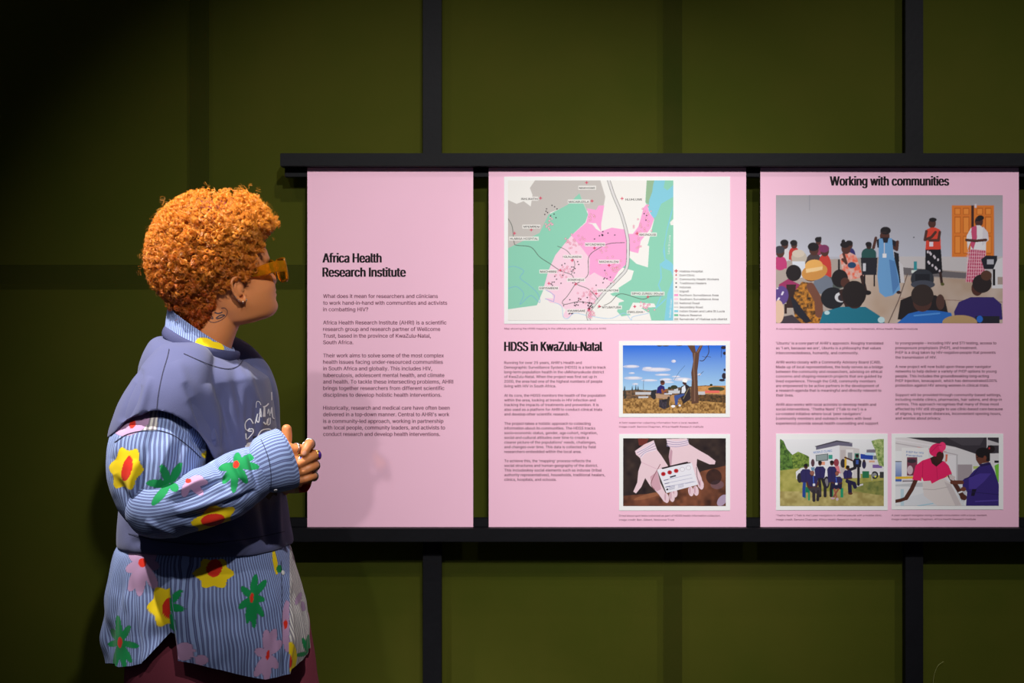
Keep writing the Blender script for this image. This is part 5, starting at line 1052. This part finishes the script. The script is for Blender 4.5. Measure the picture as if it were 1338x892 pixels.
h4 = coils(pts[ring_]+out[ring_]*.010, out[ring_], rs.uniform(.0058, .0090, 620), 6, 20, .0009, 'curl_rings', hair, .00050); tag(h4, kind='stuff')
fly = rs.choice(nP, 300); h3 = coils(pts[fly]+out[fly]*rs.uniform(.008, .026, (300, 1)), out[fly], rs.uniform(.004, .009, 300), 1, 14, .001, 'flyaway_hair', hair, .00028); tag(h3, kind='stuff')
# soft under layer
G = []
und = []
yr = np.linspace(262, 426, 40)
rows = [(y, np.interp(y, HL[:, 0], HL[:, 1])+19, np.interp(y, HL[:, 0], HL[:, 2])-(18 if y < 330 else 26), max(.02, DEP(y)-.040), 3.715) for y in yr]
G, _ = ringloft(rows, 60, 90, 3.715, 2.3); V, F = closed(G)
me = mesh(V, F); v = co(me); f0, r0, u0 = headloc(v)
# pull it behind the hair line
lim = LIM(u0)-.014; over = np.clip(f0-lim, 0, 1); v = v-over[:, None]*fw
v += nrm(me)*(.004*noise(v, 60))[:, None]; setco(me, v); link('hair_base', me, M['hair_under'], hair)

# ---------------------------------------------------------------- sunglasses (worn, a thing of their own)
sg_ = empty('sunglasses', tuple(HW(.10, 0, 0)))
tag(sg_, 'chunky amber transparent sunglasses worn by the orange-haired person', 'sunglasses')
m, t, b = nodes('amber_acetate'); M['amber'] = m
b.inputs['Base Color'].default_value = (*lin((232, 160, 22)), 1); b.inputs['Roughness'].default_value = .12; b.inputs['Transmission Weight'].default_value = .8; b.inputs['IOR'].default_value = 1.25
m, t, b = nodes('amber_lens'); M['lens'] = m
tr = t.nodes.new('ShaderNodeBsdfTransparent'); tr.inputs[0].default_value = (.92, .68, .16, 1); gl = t.nodes.new('ShaderNodeBsdfGlossy'); gl.inputs['Roughness'].default_value = .08; gl.inputs[0].default_value = (.9, .7, .3, 1)
mx = t.nodes.new('ShaderNodeMixShader'); mx.inputs[0].default_value = .07; t.links.new(tr.outputs[0], mx.inputs[1]); t.links.new(gl.outputs[0], mx.inputs[2]); t.links.new(mx.outputs[0], t.nodes['Material Output'].inputs[0])
gx0 = .122
def fr_pt(r, u): return HW(gx0-.3*r*r+u*.06-.004, r, u*1.28-.012)
def rim(sd):
    o = []; w0, w1 = .008, .074
    P = [(w0, .012), (w0+.012, .019), (w1-.010, .021), (w1, .014), (w1-.001, -.016), (w1-.014, -.024), (w0+.014, -.024), (w0+.002, -.012)]
    return [fr_pt(sd*a_, b_) for a_, b_ in P]
for sd in (1, -1):
    R8 = rim(sd); P = np.array(R8+[R8[0]]); V, F = tube(P, [.0032]*9, 90, 12, cap=False); link('frame', mesh(V, F), M['amber'], sg_)
    c_ = np.mean(R8, 0); Q = interp(P, 60); V = np.concatenate([[c_], Q]); V2 = V-fw*.0015; F = [(0, i+1, i+2) for i in range(59)]; b0 = len(V)
    link('lens', mesh(np.concatenate([V, V2]), F+[(b0, b0+i+2, b0+i+1) for i in range(59)]+[(i+1, b0+i+1, b0+i+2, i+2) for i in range(59)]), M['lens'], sg_)
    # temple: a deep flat arm
    a0 = fr_pt(sd*.074, .004); pts_ = [a0, HW(.090, sd*.0765, -.002), HW(.045, sd*.0775, -.004), HW(.005, sd*.0765, -.004), HW(-.030, sd*.0745, -.010), HW(-.045, sd*.073, -.022)]
    hh = [.0150, .0145, .0130, .0100, .0065, .004]; A = interp([tuple(p)+(q_,) for p, q_ in zip(pts_, hh)], 50); Gt = []
    for p in A:
        c_ = p[:3]
        for a in np.linspace(0, 2*math.pi, 12, endpoint=False): Gt.append(c_+rt*sd*.0016*np.sign(math.cos(a))*abs(math.cos(a))**.5+up*p[3]*np.sign(math.sin(a))*abs(math.sin(a))**.5)
    link('temple', mesh(*closed(np.array(Gt).reshape(50, 12, 3))), M['amber'], sg_)
    h = HW(.109, sd*.0745, -.008); link('hinge', mesh(*ball(h, (.003, .002, .004))), M['gold'], sg_)
V, F = tube([fr_pt(-.009, .006), fr_pt(0, .010)+fw*.002, fr_pt(.009, .006)], [.0030]*3, 14, 10); link('bridge', mesh(V, F), M['amber'], sg_)
